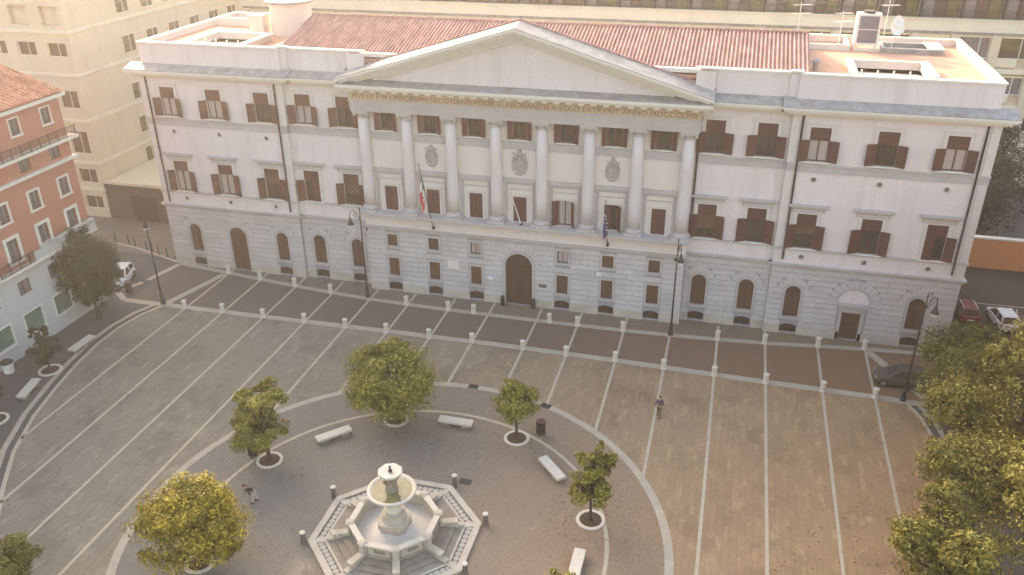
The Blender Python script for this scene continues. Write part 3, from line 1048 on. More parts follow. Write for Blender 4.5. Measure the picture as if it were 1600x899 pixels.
# columns
cb = BM()
box(cb, -.80, .80, -.74, .3, 8.302, 8.52)
obj_col = BM()
lathe(obj_col, [(.53, 8.86), (.54, 10.5), (.53, 12.5), (.51, 14.5), (.475, 17.15)], n=28)
first_c = None
for k in range(8):
    x = AX + 4.12 * (k - 3.5)
    if first_c is None:
        first_c = obj('column', obj_col, MT['col'], mb, smooth=True, local=True, loc=(x - AX, 68.66 - 69, 0))
        obj('plinth_block', cb, MT['trim'], first_c, local=True)
        bm = BM(); lathe(bm, [(.74, 8.523), (.77, 8.6), (.72, 8.68), (.64, 8.71), (.66, 8.78), (.60, 8.858)], n=28)
        obj('column_base', bm, MT['trim'], first_c, smooth=True, local=True)
        bm = BM(); lathe(bm, [(.505, 17.153), (.53, 17.18), (.505, 17.24), (.51, 17.42), (.56, 17.46), (.68, 17.62)], n=28)
        for s in (-1, 1):
            for q in range(2):
                lathe(bm, [(.02, 0), (.13, 0), (.16, .02), (.16, .1), (.02, .1)], n=12)
                vs = bm.verts[-60:]
                bmesh.ops.rotate(bm, verts=vs, matrix=Matrix.Rotation(PI / 2, 3, 'X'))
                bmesh.ops.translate(bm, verts=vs, vec=(s * .58, -.5 + .02 * q, 17.5))
                break
        obj('capital', bm, MT['trim'], first_c, smooth=True, local=True)
        bm = BM(); box(bm, -.72, .72, -.70, .35, 17.64, 17.86)
        obj('abacus', bm, MT['trim'], first_c, local=True)
    else:
        dup(first_c, (x - AX, 68.66 - 69, 0), parent=mb)
# entablature
bm = BM()
ea, eb = -32.75, -2.25
box(bm, ea, eb, 67.92, 69.6, 17.87, 18.30); box(bm, ea - .03, eb + .03, 67.87, 69.6, 18.302, 18.78); box(bm, ea - .1, eb + .1, 67.78, 69.6, 18.782, 18.95)
obj('architrave', bm, MT['trim'], mb)
bm = BM(); box(bm, ea, eb, 67.92, 69.6, 18.952, 19.74)
obj('frieze', bm, MT['frieze'], mb)
# inscription
cu = bpy.data.curves.new('inscription', 'FONT')
cu.body = 'PIVS IX P M OFFICINAM NICOTIANIS FOLIIS ELABORANDIS A SOLO EXTRVXIT ANNO MDCCCLXIII'
cu.size = .56
cu.extrude = .012
cu.offset = 0.0
cu.space_character = 1.0
tmp = bpy.data.objects.new('tmp', cu); COL.objects.link(tmp)
dg = bpy.context.evaluated_depsgraph_get()
me = bpy.data.meshes.new_from_object(tmp.evaluated_get(dg))
bpy.data.objects.remove(tmp)
xs = [v.co.x for v in me.vertices]
x0, x1 = min(xs), max(xs)
sx = (eb - ea - .7) / (x1 - x0)
for v in me.vertices:
    v.co = Vector(((v.co.x - x0) * sx + ea + .35 - AX, 67.905 - v.co.z - 69, v.co.y * 1.0 + 19.06))
me.materials.clear(); me.materials.append(MT['letter'])
put('inscription', me, mb)
# cornices
def cornice(bm, a, b, y, ea_, eb_):
    for z0, z1, pr in ((19.64, 19.80, .25), (19.802, 20.0, .55), (20.002, 20.16, .80), (20.162, 20.32, .92)):
        box(bm, a - ea_ * pr, b + eb_ * pr, y - pr, y + .5, z0, z1)
for (a, b, y, e0, e1) in ((-54.72, -39.75, YO, 1, 1), (-39.75, -32.9, YI, 0, 0), (-2.1, 4.75, YI, 0, 0), (4.75, 19.72, YO, 1, 1)):
    bm = BM(); lb = BM()
    if y == YI:
        cornice(bm, a + (.93 if a < -35 else 0), b - (.93 if b > 0 else 0), y, 0, 0)
        xa, xb = a + (.93 if a < -35 else 0), b - (.93 if b > 0 else 0)
    else:
        cornice(bm, a, b, y, e0, e1)
        xa, xb = a - .92, b + .92
    prism_yz(lb, [(y - .90, 20.325), (y + .45, 20.325), (y + .45, 20.86), (y - .90, 20.40)], xa + .02, xb - .02)
    fixn(bm); fixn(lb)
    obj('cornice', bm, MT['coping'], mb)
    obj('cornice_flashing', lb, MT['lead'], mb)
# pediment
bm = BM()
for z0, z1, pr in ((19.742, 19.86, .15), (19.862, 20.1, .55), (20.102, 20.34, .85)):
    box(bm, ea - pr, eb + pr, 67.92 - pr, 69.6, z0, z1)
k = -.4
x = ea + .4
while x < eb - .2:
    box(bm, x - .24, x + .24, 67.42, 67.93, 19.70, 19.858)
    x += 1.02
obj('pediment_cornice', bm, MT['coping'], mb)
bm = BM()
prism_yz(bm, [(67.1, 20.345), (68.45, 20.345), (68.45, 20.62), (67.1, 20.40)], ea - .82, eb + .82)
obj('pediment_flashing', bm, MT['lead'], mb)
hw = (eb - ea) / 2 + .85
ap = 25.75
sl_ = (ap - 20.9) / hw
bm = BM()
prism_xz(bm, [(AX - 14.6, 20.42), (AX + 14.6, 20.42), (AX, 24.9)], 68.4, 69.5)
fixn(bm)
obj('tympanum', bm, MT['plaster'], mb)
def rake(bm, zin, zout, y0, y1, hw_):
    for s in (-1, 1):
        prism_xz(bm, [(AX, ap - zout), (AX + s * hw_, ap - zout - sl_ * hw_), (AX + s * hw_, ap - zin - sl_ * hw_), (AX, ap - zin)], y0, y1)
bm = BM()
rake(bm, 1.28, .95, 68.15, 69.5, 12.9); rake(bm, .948, .62, 67.75, 69.5, hw - .7); rake(bm, .618, .34, 67.35, 69.5, hw - .25); rake(bm, .338, .06, 67.05, 69.5, hw)
fixn(bm)
obj('raking_cornice', bm, MT['coping'], mb)
bm = BM()
for s in (-1, 1):
    # sheet-covered back of the rake, sloping up to a tiled kerb
    a0 = [(AX, 67.03, ap - .055), (AX + s * hw, 67.03, ap - .055 - sl_ * hw), (AX + s * hw, 69.3, ap + .16 - sl_ * hw), (AX, 69.3, ap + .16)]
    vs = [bm.verts.new(p) for p in a0]; ws = [bm.verts.new((p[0], p[1], p[2] - .05)) for p in a0]
    bm.faces.new(vs); bm.faces.new(list(reversed(ws)))
    for q in range(4):
        r_ = (q + 1) % 4
        bm.faces.new((vs[q], ws[q], ws[r_], vs[r_]))
fixn(bm)
obj('rake_flashing', bm, MT['lead'], mb)
bm = BM()
for s in (-1, 1):
    for q in range(46):
        t0, t1 = q / 46, (q + 1) / 46
        xa, xb = AX + s * hw * t0, AX + s * hw * t1
        za, zb = ap + .19 - sl_ * hw * t0, ap + .19 - sl_ * hw * t1
        tube(bm, [(xa, 69.42, za + .02), (xb, 69.42, zb - .015)], .13, 6)
fixn(bm)
obj('rake_tile', bm, MT['tile'], mb)
bm = BM()
prism_xz(bm, [(AX - hw + .1, 20.35), (AX + hw - .1, 20.35), (AX + hw - .1, ap - sl_ * hw + .1), (AX, ap + .1), (AX - hw + .1, ap - sl_ * hw + .1)], 69.5, 70.1)
fixn(bm)
obj('pediment_back_wall', bm, MT['plaster'], mb)
# parapets + terraces
PZ = 22.62
def parapet(bx, cx):
    bm = BM(); box(bm, *bx); obj('parapet', bm, MT['plaster'], mb)
    bm = BM(); box(bm, *cx); obj('parapet_coping', bm, MT['coping'], mb)
for a, b, y in ((-54.35, -39.9, YO + .28), (-39.9, -32.2, YI + .28), (-2.8, 4.9, YI + .28), (4.9, 19.35, YO + .28)):
    parapet((a, b, y, y + .4, 20.5, PZ), (a - .08 * (a < -50), b + .08 * (b > 10), y - .09, y + .5, PZ + .002, PZ + .15))
for a, b, y in ((-33.2, -31.6, 69.05), (-3.0, -1.5, 69.05), (4.2, 5.1, YI + .1), (-40.1, -39.2, YI + .1)):
    parapet((a, b, y, y + .36, 20.45, PZ + .02), (a - .05, b + .05, y - .1, y + .45, PZ + .16, PZ + .28))
parapet((18.95, 19.35, 69.63, 86.2, 20.0, PZ), (18.88, 19.43, 69.73, 86.3, PZ + .004, PZ + .152))
parapet((-54.35, -53.95, 69.63, 86.2, 20.0, PZ), (-54.43, -53.88, 69.73, 86.3, PZ + .004, PZ + .152))
parapet((-53.94, 18.94, 85.85, 86.2, 20.0, PZ), (-53.87, 18.87, 85.78, 86.28, PZ + .003, PZ + .151))
TZ = 22.15
bm = BM()
WX0, WX1, WY0, WY1 = 9.1, 14.35, 70.6, 75.0
MX0, MX1 = -49.4, -44.2
def slab(bm, x0, x1, y0, y1, hole=None, z=TZ):
    if not hole:
        box(bm, x0, x1, y0, y1, z - .3, z); return
    a, b, c, d = hole
    box(bm, x0, a, y0, y1, z - .3, z); box(bm, b, x1, y0, y1, z - .3, z)
    box(bm, a, b, y0, c, z - .3, z); box(bm, a, b, d, y1, z - .3, z)
for ar in ((-40.3, 5.7, 69.6, 85.84), (5.701, 18.94, 69.6, 85.84, (WX0, WX1, WY0, WY1)), (-53.94, -40.301, 69.6, 85.84, (MX0, MX1, WY0, WY1))):
    bm = BM(); slab(bm, *ar); obj('terrace', bm, MT['terrace'], mb)
for a, b in ((WX0, WX1), (MX0, MX1)):
    c, d = WY0, WY1
    bm = BM(); cbm = BM()
    for x0, x1, y0, y1 in ((a - .3, a, c - .3, d + .3), (b, b + .3, c - .3, d + .3), (a, b, c - .3, c), (a, b, d, d + .3)):
        box(bm, x0, x1, y0, y1, 17.5, TZ + .55)
    for x0, x1, y0, y1 in ((a - .5, a + .06, c - .4, d + .45), (b - .06, b + .62, c - .4, d + .45), (a + .061, b - .061, d - .05, d + .4)):
        box(cbm, x0, x1, y0, y1, TZ + .552, TZ + .66)
    for q in range(5):
        x = a + .3 + (b - a - .6) * q / 4
        box(bm, x - .05, x + .05, c - .28, c - .1, TZ + .55, TZ + .85)
    quad(bm, [(a, c, 17.6), (b, c, 17.6), (b, d, 17.6), (a, d, 17.6)])
    obj('light_well', bm, MT['plaster_c'], mb)
    obj('light_well_coping', cbm, MT['coping'], mb)
# shallow glazed well near the back
bm = BM()
for x0, x1, y0, y1 in ((12.2, 17.2, 81.6, 81.9), (12.2, 12.5, 81.91, 84.6), (16.5, 17.2, 81.91, 84.6), (12.51, 16.49, 84.3, 84.6)):
    box(bm, x0, x1, y0, y1, TZ - .1, TZ + .42)
obj('skylight_kerb', bm, MT['lead'], mb)
bm = BM(); box(bm, 12.51, 16.49, 81.91, 84.29, TZ, TZ + .12); obj('skylight_glass', bm, MT['glass_grey'], mb)
bm = BM(); box(bm, 16.0, 17.3, 81.5, 84.7, TZ + .425, TZ + .52); obj('skylight_lid', bm, MT['white'], mb)
bm = BM()
box(bm, 5.9, 9.6, 81.9, 82.2, TZ, TZ + .5); box(bm, 9.3, 9.6, 82.21, 85.6, TZ, TZ + .5)
obj('low_roof_wall', bm, MT['coping'], mb)
bm = BM()
box(bm, 9.9, 12.1, 82.0, 82.12, TZ, TZ + .25)
obj('low_roof_wall', bm, MT['coping'], mb)
# body behind the walls
bm = BM()
box(bm, -54.6, 19.6, 70.0, 86.15, 0, 17.4); box(bm, -54.6, 5.5, 70.15, 86.15, 17.45, 21.8) if False else None
quad(bm, [(-54.7, 86.16, 0), (19.7, 86.16, 0), (19.7, 86.16, 21), (-54.7, 86.16, 21)])
obj('rear_wall', bm, MT['plaster'], mb)
# tiled roof: gable with ridge parallel to the facade, one barrel per tile row
RX0, RX1, RY0, RYR, RY1, RZ0, RZR = -40.3, 5.62, 70.15, 77.3, 84.6, 22.55, 24.32
bm = BM()
prism_yz(bm, [(RY0, RZ0 - .12), (RY1, RZ0 - .12), (RYR, RZR - .12)], RX0 + .1, RX1 - .1)
obj('roof_gable', fixn(bm), MT['plaster_c'], mb)
bm = BM()
def tile_roof(bm, x0, x1, y0, yr, y1, z0, zr, pitch=.33, seg=6):
    n = int((x1 - x0) / pitch)
    px = (x1 - x0) / n
    for i in range(n):
        x = x0 + px * (i + .5)
        for (ya, za), (yb, zb) in (((y0, z0), (yr, zr)), ((y1, z0), (yr, zr))):
            nseg = 5
            for s in range(nseg):
                t0, t1 = s / nseg, (s + 1) / nseg
                pa = Vector((x, ya + (yb - ya) * t0, za + (zb - za) * t0 + .012 * (nseg - s) * .3))
                pb = Vector((x, ya + (yb - ya) * t1, za + (zb - za) * t1 + .012 * (nseg - s) * .3))
                prof = [(-px / 2, -.02), (-px * .30, .0), (-px * .22, .09), (0, .13), (px * .22, .09), (px * .30, 0), (px / 2, -.02)]
                A_ = [bm.verts.new(pa + Vector((u, 0, w_))) for u, w_ in prof]
                B_ = [bm.verts.new(pb + Vector((u, 0, w_ ))) for u, w_ in prof]
                for q in range(len(prof) - 1):
                    bm.faces.new((A_[q], A_[q + 1], B_[q + 1], B_[q]))
tile_roof(bm, RX0, RX1, RY0, RYR, RY1, RZ0, RZR)
tube(bm, [(RX0, RYR, RZR + .08), (RX1, RYR, RZR + .08)], .14, 8)
fixn(bm)
obj('tiled_roof', bm, MT['tile'], mb)
bm = BM()
box(bm, -33, -2, 69.55, 70.14, 22.3, 22.62)
obj('eaves_gutter', bm, MT['coping'], mb)
# round stair tower and chimney blocks on the left terrace
bm = BM(); lathe(bm, [(2.05, TZ), (2.05, 25.15)], -43.6, 79.2, 32)
tw = obj('stair_tower', bm, MT['plaster_c'], mb, smooth=False)
bm = BM(); lathe(bm, [(2.02, 25.16), (2.4, 25.2), (2.4, 25.38), (1.2, 25.5), (.05, 25.55)], -43.6, 79.2, 32)
obj('tower_cap', bm, MT['lead'], tw, smooth=False)
bm = BM()
box(bm, -47.4, -45.9, 77.5, 79.0, TZ, 23.9); box(bm, -47.5, -45.8, 77.4, 79.1, 23.902, 24.05)
obj('chimney', bm, MT['plaster_c'], mb)
bm = BM()
box(bm, -53.5, -47.5, 81.5, 81.8, TZ, 22.95); box(bm, -47.499, -42.3, 81.55, 81.8, TZ, 22.9)
obj('terrace_wall', bm, MT['coping'], mb)
# coats of arms
def crest(big):
    bm = BM(); fm = BM()
    # oval cartouche
    for rr, z in ((1.0, 0),):
        pass
    n = 28
    prof = [(.60, 0), (.62, .10), (.56, .16), (.50, .10), (.46, .06)]
    lathe(bm, prof, n=n, cap=False, sy=1.55)
    lathe(bm, [(.47, .05), (.36, .13), (.2, .17), (.001, .18)], n=n, cap=False, sy=1.5)
    for k in range(22):
        a = 2 * PI * k / 22
        s = .06 + .03 * (k % 2)
        lathe(bm, [(.001, .2), (s * .8, .17), (s, .1), (s * .9, .04)], .66 * math.cos(a), .98 * math.sin(a), 8, False)
    # scroll bosses and tiara at the top
    for dx, dy, s in ((-.36, .62, .17), (.36, .62, .17), (-.2, .82, .14), (.2, .82, .14), (-.42, .36, .12), (.42, .36, .12)):
        lathe(bm, [(.001, .3), (s * .6, .28), (s, .18), (s * 1.05, .05)], dx, dy, 10, False)
    for z0, r in ((.95, .30), (1.12, .25), (1.28, .18), (1.40, .09)):
        lathe(bm, [(.001, .30), (r * .7, .27), (r, .15), (r, .03)], 0, z0, 12, False, sy=.55)
    for s in (-1, 1):
        tube(bm, [(s * .1, .45, .16), (s * .5, .95, .16), (s * .62, 1.08, .14)], .05, 6)
    # smaller charges on the shield
    for dx, dy in ((-.14, -.1), (.15, -.12), (0, -.42), (0, .2)):
        lathe(bm, [(.001, .26), (.06, .24), (.09, .15)], dx, dy, 8, False)
    bmesh.ops.rotate(bm, verts=bm.verts, matrix=Matrix.Rotation(PI / 2, 3, 'X'))
    bmesh.ops.scale(bm, verts=bm.verts, vec=(big, big, big))
    fixn(bm)
    return bm
for x, z, s in ((-25.7, 13.75, .86), (-17.5, 13.75, 1.0), (-9.28, 13.75, .88)):
    c = obj('coat_of_arms', crest(s), MT['crest'], mb, smooth=True, local=True, loc=(x - AX, YU - 69 - .01, z))
# plaques, door post
bm = BM(); box(bm, -24.4, -23.3, YC - .10, YC - .03, 3.1, 3.95); obj('plaque', bm, MT['plaster_c'], mb)
bm = BM(); box(bm, -15.55, -14.85, YC - .10, YC - .03, 2.15, 2.5); obj('plaque', bm, MT['oculus'], mb)
# blotches: the two guard stones at the portal
for x in (-19.0, -16.0):
    bm = BM(); lathe(bm, [(.2, 0), (.2, .75), (.16, .95), (.03, 1.05)], x, YC - .35, 12); obj('guard_stone', bm, MT['iron'], mb, smooth=True)

# ------------------------------------------------------------------ things on the facade
def camera_thing(x, z, lab):
    t = thing('security_camera', lab, 'camera', (x, YC - .05, z))
    bm = BM(); box(bm, -.06, .06, -.12, .0, -.1, .1); tube(bm, [(0, -.1, 0), (-.15, -.4, .02)], .03, 6); obj('bracket', bm, MT['white'], t, local=True)
    bm = BM(); box(bm, -.55, -.1, -.62, -.36, -.08, .12); box(bm, -.6, -.08, -.66, -.33, .125, .16); obj('housing', bm, MT['white'], t, local=True)
    return t
camera_thing(-9.6, 4.35, 'small white security camera on the wall between the right hand small windows of the centre')
camera_thing(-19.7, 2.75, 'small white security camera on the wall left of the arched portal')

def flag(lab, x, tip, base_z, kind, hoist, fly, seed):
    t = thing('flag', lab, 'flag', (x, YC - .3, base_z), group='flagpoles on the facade')
    tp = Vector(tip) - Vector((x, YC - .3, base_z))
    bm = BM(); tube(bm, [(0, 0, 0), tp * .5, tp], [.05, .045, .03], 8)
    lathe(bm, [(.02, 0), (.07, .05), (.07, .1), (.001, .16)], tp.x, tp.y, 10, False)
    for v in bm.verts[-40:]:
        v.co.z += tp.z
    obj('pole', bm, MT['white'] if kind == 'bare' else MT['iron'], t, local=True, smooth=True)
    bm = BM(); box(bm, -.09, .09, -.1, .25, -.12, .12); obj('bracket', bm, MT['iron'], t, local=True)
    if kind == 'bare':
        return t
    rnd = random.Random(seed)
    nu, nv = 26, 12
    top = tp * .97
    dirn = tp.normalized()
    def P(u, v, off=0.0):
        p = top - dirn * (v * hoist)
        s = u * fly
        gather = 1 - .45 * min(1, u * 1.6)
        p = p + Vector((-.05 * u + .16 * math.sin(v * 9 + u * 2.5) * min(1, u * 2), .14 * math.cos(v * 8 + u * 3) * min(1, u * 2) - off, -s * .97))
        c = top - dirn * (.5 * hoist)
        p.x = c.x + (p.x - c.x) * 1.0
        p.y = c.y + (p.y - c.y) * gather + 0
        p.z += (1 - gather) * (v - .3) * hoist * .55
        return p
    def grid(u0, u1):
        bm = BM()
        G_ = [[bm.verts.new(P(u0 + (u1 - u0) * i / nu, j / nv)) for j in range(nv + 1)] for i in range(nu + 1)]
        for i in range(nu):
            for j in range(nv):
                bm.faces.new((G_[i][j], G_[i + 1][j], G_[i + 1][j + 1], G_[i][j + 1]))
        return bm
    if kind == 'it':
        for nm, u0, u1, c in (('green_band', 0, 1 / 3, (.03, .22, .08)), ('white_band', 1 / 3, 2 / 3, (.68, .66, .64)), ('red_band', 2 / 3, 1, (.55, .04, .05))):
            obj(nm, grid(u0, u1), plain('flag_' + nm, c, .8), t, local=True, smooth=True)
    else:
        obj('cloth', grid(0, 1), plain('flag_blue_cloth', (.035, .04, .14), .8), t, local=True, smooth=True)
        bm = BM()
        for k in range(12):
            a = 2 * PI * k / 12
            u, v = .5 + .26 * math.cos(a), .5 + .34 * math.sin(a)
            c = P(u, v, .05)
            pts = []
            for q in range(10):
                r_ = .085 if q % 2 == 0 else .036
                pts.append(c + Vector((r_ * math.sin(q * PI / 5), 0, r_ * math.cos(q * PI / 5))))
            bm.faces.new([bm.verts.new(p) for p in pts])
            pts = [p + Vector((0, .1, 0)) for p in pts]
            bm.faces.new([bm.verts.new(p) for p in reversed(pts)])
        obj('star_ring', bm, plain('flag_star_cream', (.75, .68, .5), .7), t, local=True)
    return t
flag('green white and red tricolour hanging from a slanting pole left of the portal', -25.59, (-25.9, 66.2, 13.9), 7.2, 'it', 2.1, 3.0, 1)
flag('bare slanting flagpole on the facade above the portal', -17.2, (-17.81, 66.5, 12.3), 8.4, 'bare', 0, 0, 2)
flag('dark blue flag with a ring of pale stars hanging limp right of the portal', -9.33, (-9.41, 66.5, 11.9), 7.2, 'eu', 1.6, 2.5, 3)

# roof plant
t = thing('cooling_unit', 'tall white framed cooling unit with two grey louvred panels on the right roof terrace', 'cooling unit', (10.85, 82.9, TZ))
bm = BM()
for x in (-.95, .85):
    for y in (-.55, .55):
        box(bm, x, x + .1, y - .05, y + .05, 0, .5)
box(bm, -1.0, 1.0, -.65, .65, .5, .62)
obj('stand', bm, MT['white'], t, local=True)
bm = BM(); box(bm, -.95, .95, -.6, .6, .625, 3.1); box(bm, -1.0, -.80, -.68, .62, .63, 3.15); box(bm, .9, 1.0, -.68, .62, .63, 3.15); box(bm, -.79, .89, -.66, .62, 3.0, 3.15)
obj('casing', bm, MT['white'], t, local=True)
louv = plain('grey_louvre_panel', (.22, .21, .25), .5)
for z0, z1 in ((.68, 1.78), (1.86, 2.95)):
    bm = BM(); box(bm, -.74, .84, -.64, -.605, z0, z1)
    for q in range(14):
        z = z0 + .03 + (z1 - z0 - .06) * q / 14
        box(bm, -.72, .82, -.66, -.641, z, z + .04)
    obj('louvre_panel', bm, louv, t, local=True)
bm = BM(); lathe(bm, [(.5, 3.15), (.5, 3.35), (.42, 3.35)], 0, 0, 20); obj('fan_cowl', bm, MT['iron'], t, local=True)
def antenna(x, y, h, lab, kind):
    t = thing('antenna_mast', lab, 'antenna', (x, y, TZ), .3, 'masts on the right roof terrace')
    bm = BM(); tube(bm, [(0, 0, 0), (0, 0, h)], .024, 6); box(bm, -.2, .2, -.2, .2, 0, .08)
    obj('mast', bm, MT['white'], t, local=True)
    if kind == 'yagi':
        bm = BM()
        for z in (h - .2, h - .9):
            tube(bm, [(-.7, 0, z), (.9, 0, z)], .013, 5)
            for q in range(7):
                tube(bm, [(-.6 + q * .24, -.35, z), (-.6 + q * .24, .35, z)], .009, 4)
        obj('aerial', bm, MT['white'], t, local=True)
    elif kind == 'dish':
        for z, s in ((h - .15, .5), (h - .75, .62)):
            bm = BM(); lathe(bm, [(s, .16), (s * .7, .06), (s * .3, .01), (.001, 0), (.001, -.02), (s * .7, .03), (s, .14)], n=20, cap=False)
            tube(bm, [(0, 0, 0), (0, -.1, .4)], .015, 5)
            bmesh.ops.rotate(bm, verts=bm.verts, matrix=Matrix.Rotation(R(68), 3, 'X'))
            bmesh.ops.translate(bm, verts=bm.verts, vec=(.12, -.12, z))
            obj('dish', bm, MT['white'], t, local=True, smooth=True)
    return t
antenna(13.2, 83.2, 2.6, 'mast with two white satellite dishes right of the cooling unit', 'dish')
antenna(12.5, 83.9, 4.6, 'thin mast with comb aerials just right of the cooling unit', 'yagi')
antenna(8.7, 83.2, 3.2, 'thin mast with comb aerials left of the cooling unit', 'yagi')
antenna(4.8, 79.2, 4.4, 'tall thin mast with comb aerials standing by the end of the tiled roof', 'yagi')
t = thing('roof_vent', 'small dark ventilation hood beside the end of the tiled roof', 'vent', (6.2, 73.4, TZ))
bm = BM(); lathe(bm, [(.2, 0), (.2, .6)], n=12); obj('duct', bm, MT['lead'], t, local=True)
bm = BM(); lathe(bm, [(.35, .62), (.38, .7), (.15, .9), (.01, .95)], n=12); obj('hood', bm, MT['lead'], t, local=True)

# ------------------------------------------------------------------ office building behind (U shaped)
ob = thing('office_building', 'long beige modern office block with bands of windows behind the palace', 'office building', (-20, 113, 0))
YR_ = 113.0
bay = 4.48
piersx = [AX - 7.0 + bay * k for k in range(-11, 16)]
bm = BM()
box(bm, -69.8, 62, YR_ + .5, YR_ + 14, 0, 27.5)
box(bm, -95, -69.85, 78.5, YR_ + 14, 0, 27.5)
obj('core_wall', bm, MT['beige'], ob)
bm = BM(); box(bm, -69.8, 62, YR_ - .15, YR_ + .5, 18.9, 20.25); box(bm, -69.8, 62, YR_ - .30, YR_ + .5, 20.252, 20.4)
box(bm, -69.8, 62, YR_ - .12, YR_ + .5, 14.2, 14.75); box(bm, -69.8, 62, YR_ - .12, YR_ + .5, 10.0, 10.5); box(bm, -69.8, 62, YR_ - .12, YR_ + .5, 5.5, 6.0)
box(bm, -69.8, 62, YR_ - .3, YR_ + .5, 23.6, 24.6)
obj('floor_band', bm, MT['beige2'], ob)
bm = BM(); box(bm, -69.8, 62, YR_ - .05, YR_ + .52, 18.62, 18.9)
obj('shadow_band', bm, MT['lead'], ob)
first_p = None
for x in piersx:
    if first_p is None:
        bm = BM(); box(bm, -.5, .5, YR_ - .25 - 113, YR_ + .5 - 113, 0, 18.6); first_p = obj('pier', bm, MT['beige'], ob, local=True, loc=(x + 20, 0, 0))
    else:
        dup(first_p, (x + 20, 0, 0), parent=ob)
first_w = {}
def office_win(x, z0, z1, w_, var, y=YR_):
    key = (z0, var)
    if key in first_w:
        return dup(first_w[key], (x + 20, y - 113, z0), parent=ob)
    h = z1 - z0
    bm = BM()
    for xa, xb in ((-w_, -w_ + .08), (w_ - .08, w_), (w_ * .32, w_ * .32 + .09)):
        box(bm, xa, xb, .2, .3, 0, h)
    box(bm, -w_ + .081, w_ * .32 - .001, .2, .3, 0, .08); box(bm, w_ * .32 + .091, w_ - .081, .2, .3, 0, .08)
    o = obj('window', bm, MT['white'], ob, local=True, loc=(x + 20, y - 113, z0))
    obj('pane', quad_bm(-w_, w_, 0, h, .28), MT[('glass_green', 'glass', 'glass_grey')[var % 3]], o, local=True)
    bm = BM(); box(bm, -w_ + .01, w_ - .01, .1, .27, h - .26 - .5 * (var == 1), h - .003); obj('blind_box', bm, MT['blind'], o, local=True)
    if var == 0:
        bm = BM(); box(bm, -w_ + .1, w_ * .2, .25, .275, .09, h * .35); obj('curtain', bm, MT['panel'], o, local=True)
    bm = BM(); box(bm, -w_ * .999, w_ * .30, .05, .3, -.95, -.01); obj('spandrel', bm, MT['beige2'], o, local=True)
    first_w[key] = o
    return o
k = 0
for xa, xb in zip(piersx, piersx[1:]):
    xm = (xa + xb) / 2
    office_win(xm, 15.9, 18.55, 1.72, (0, 1, 2, 0, 0)[k % 5])
    if xm > 18:
        office_win(xm, 11.7, 14.0, 1.72, (0, 1, 2)[k % 3])
    if xm > 22:
        office_win(xm, 7.4, 9.8, 1.72, (1, 0, 2)[k % 3])
    k += 1
# recessed top gallery with railing: dark frames, three panes per bay
first_g = None
for k, (xa, xb) in enumerate(zip(piersx, piersx[1:])):
    xm = (xa + xb) / 2
    if xm < -45: continue
    nm = 'gallery_window'
    if first_g is None or k % 2:
        bm = BM()
        for q in range(4):
            x = -2.0 + q * 4 / 3
            box(bm, x - .06, x + .06, .25, .35, 20.4, 23.6)
        box(bm, -2.24, -1.95, .05, .4, 20.4, 23.59); 
        g = obj(nm, bm, MT['iron'], ob, local=True, loc=(xm + 20, 0, 0))
        for q in range(3):
            x = -2.0 + q * 4 / 3
            obj('pane', quad_bm(x + .06, x + 1.27, 20.4, 23.6, .33), MT[('blind', 'glass_green', 'blind', 'glass_grey', 'blind', 'glass')[(k * 3 + q * 2) % 6]], g, local=True)
        bm = BM()
        box(bm, -2.24, 2.24, -.22, -.18, 21.3, 21.36); box(bm, -2.24, 2.24, -.22, -.18, 20.55, 20.6)
        for q in range(22):
            x = -2.2 + q * .2
            box(bm, x - .012, x + .012, -.21, -.19, 20.4, 21.3)
        obj('railing', bm, MT['iron'], g, local=True)
        first_g = g
    else:
        dup(first_g, (xm + 20, 0, 0), parent=ob)
# left wing front (facing the square) and its side
XW = -69.8
bm = BM()
wx = [-71.6, -75.5, -79.4, -83.3]
rows = [(1.05, 2.62), (4.22, 5.93), (7.75, 10.4), (13.0, 15.0), (18.7, 20.2), (22.0, 24.0)]
hl = [(x - 1.2, x + 1.2, a, b) for x in wx for a, b in rows]
wall_holes(bm, -95, XW, 0, 27.5, 78.0, hl, .4)
quad(bm, [(XW, 78, 0), (XW, 113, 0), (XW, 113, 27.5), (XW, 78, 27.5)])
quad(bm, [(-95, 78, 27.5), (XW, 78, 27.5), (XW, 113, 27.5), (-95, 113, 27.5)])
obj('wing_wall', bm, MT['beige'], ob)
bm = BM()
for z in (3.3, 6.55, 11.5, 16.6, 21.2):
    box(bm, -95, XW + .12, 77.85, 78.1, z, z + .3)
    box(bm, XW - .1, XW + .13, 78.11, 113, z + .002, z + .3)
obj('wing_ledge', bm, MT['beige2'], ob)
fw = {}
def wing_win(x, y, z, w_, h, rot=0):
    key = (w_, h, rot)
    if key in fw:
        return dup(fw[key], (x + 20, y - 113, z), rot, parent=ob)
    bm = BM()
    for xa, xb in ((-w_, -w_ + .07), (w_ - .07, w_), (.14, .19)):
        box(bm, xa, xb, .12, .25, 0, h)
    box(bm, -w_, w_, .125, .245, 0, .06); box(bm, -w_, w_, .125, .245, h - .06, h)
    o = obj('wing_window', bm, MT['beige2'], ob, local=True, loc=(x + 20, y - 113, z))
    o.rotation_euler = (0, 0, rot)
    obj('pane', quad_bm(-w_, w_, 0, h, .22), MT['panel'], o, local=True)
    fw[key] = o
    return o
for x in wx[:3]:
    for a, b in rows[:5]:
        wing_win(x, 78.0, a, 1.2, b - a)
for y in (87.4, 91.9, 96.4, 100.9, 105.4, 109.9):
    for z in (4.1, 7.9, 12.0, 17.5, 22):
        if y > 96 and z < 12: continue
        wing_win(XW + .22, y, z, 1.15, 2.0, PI / 2)
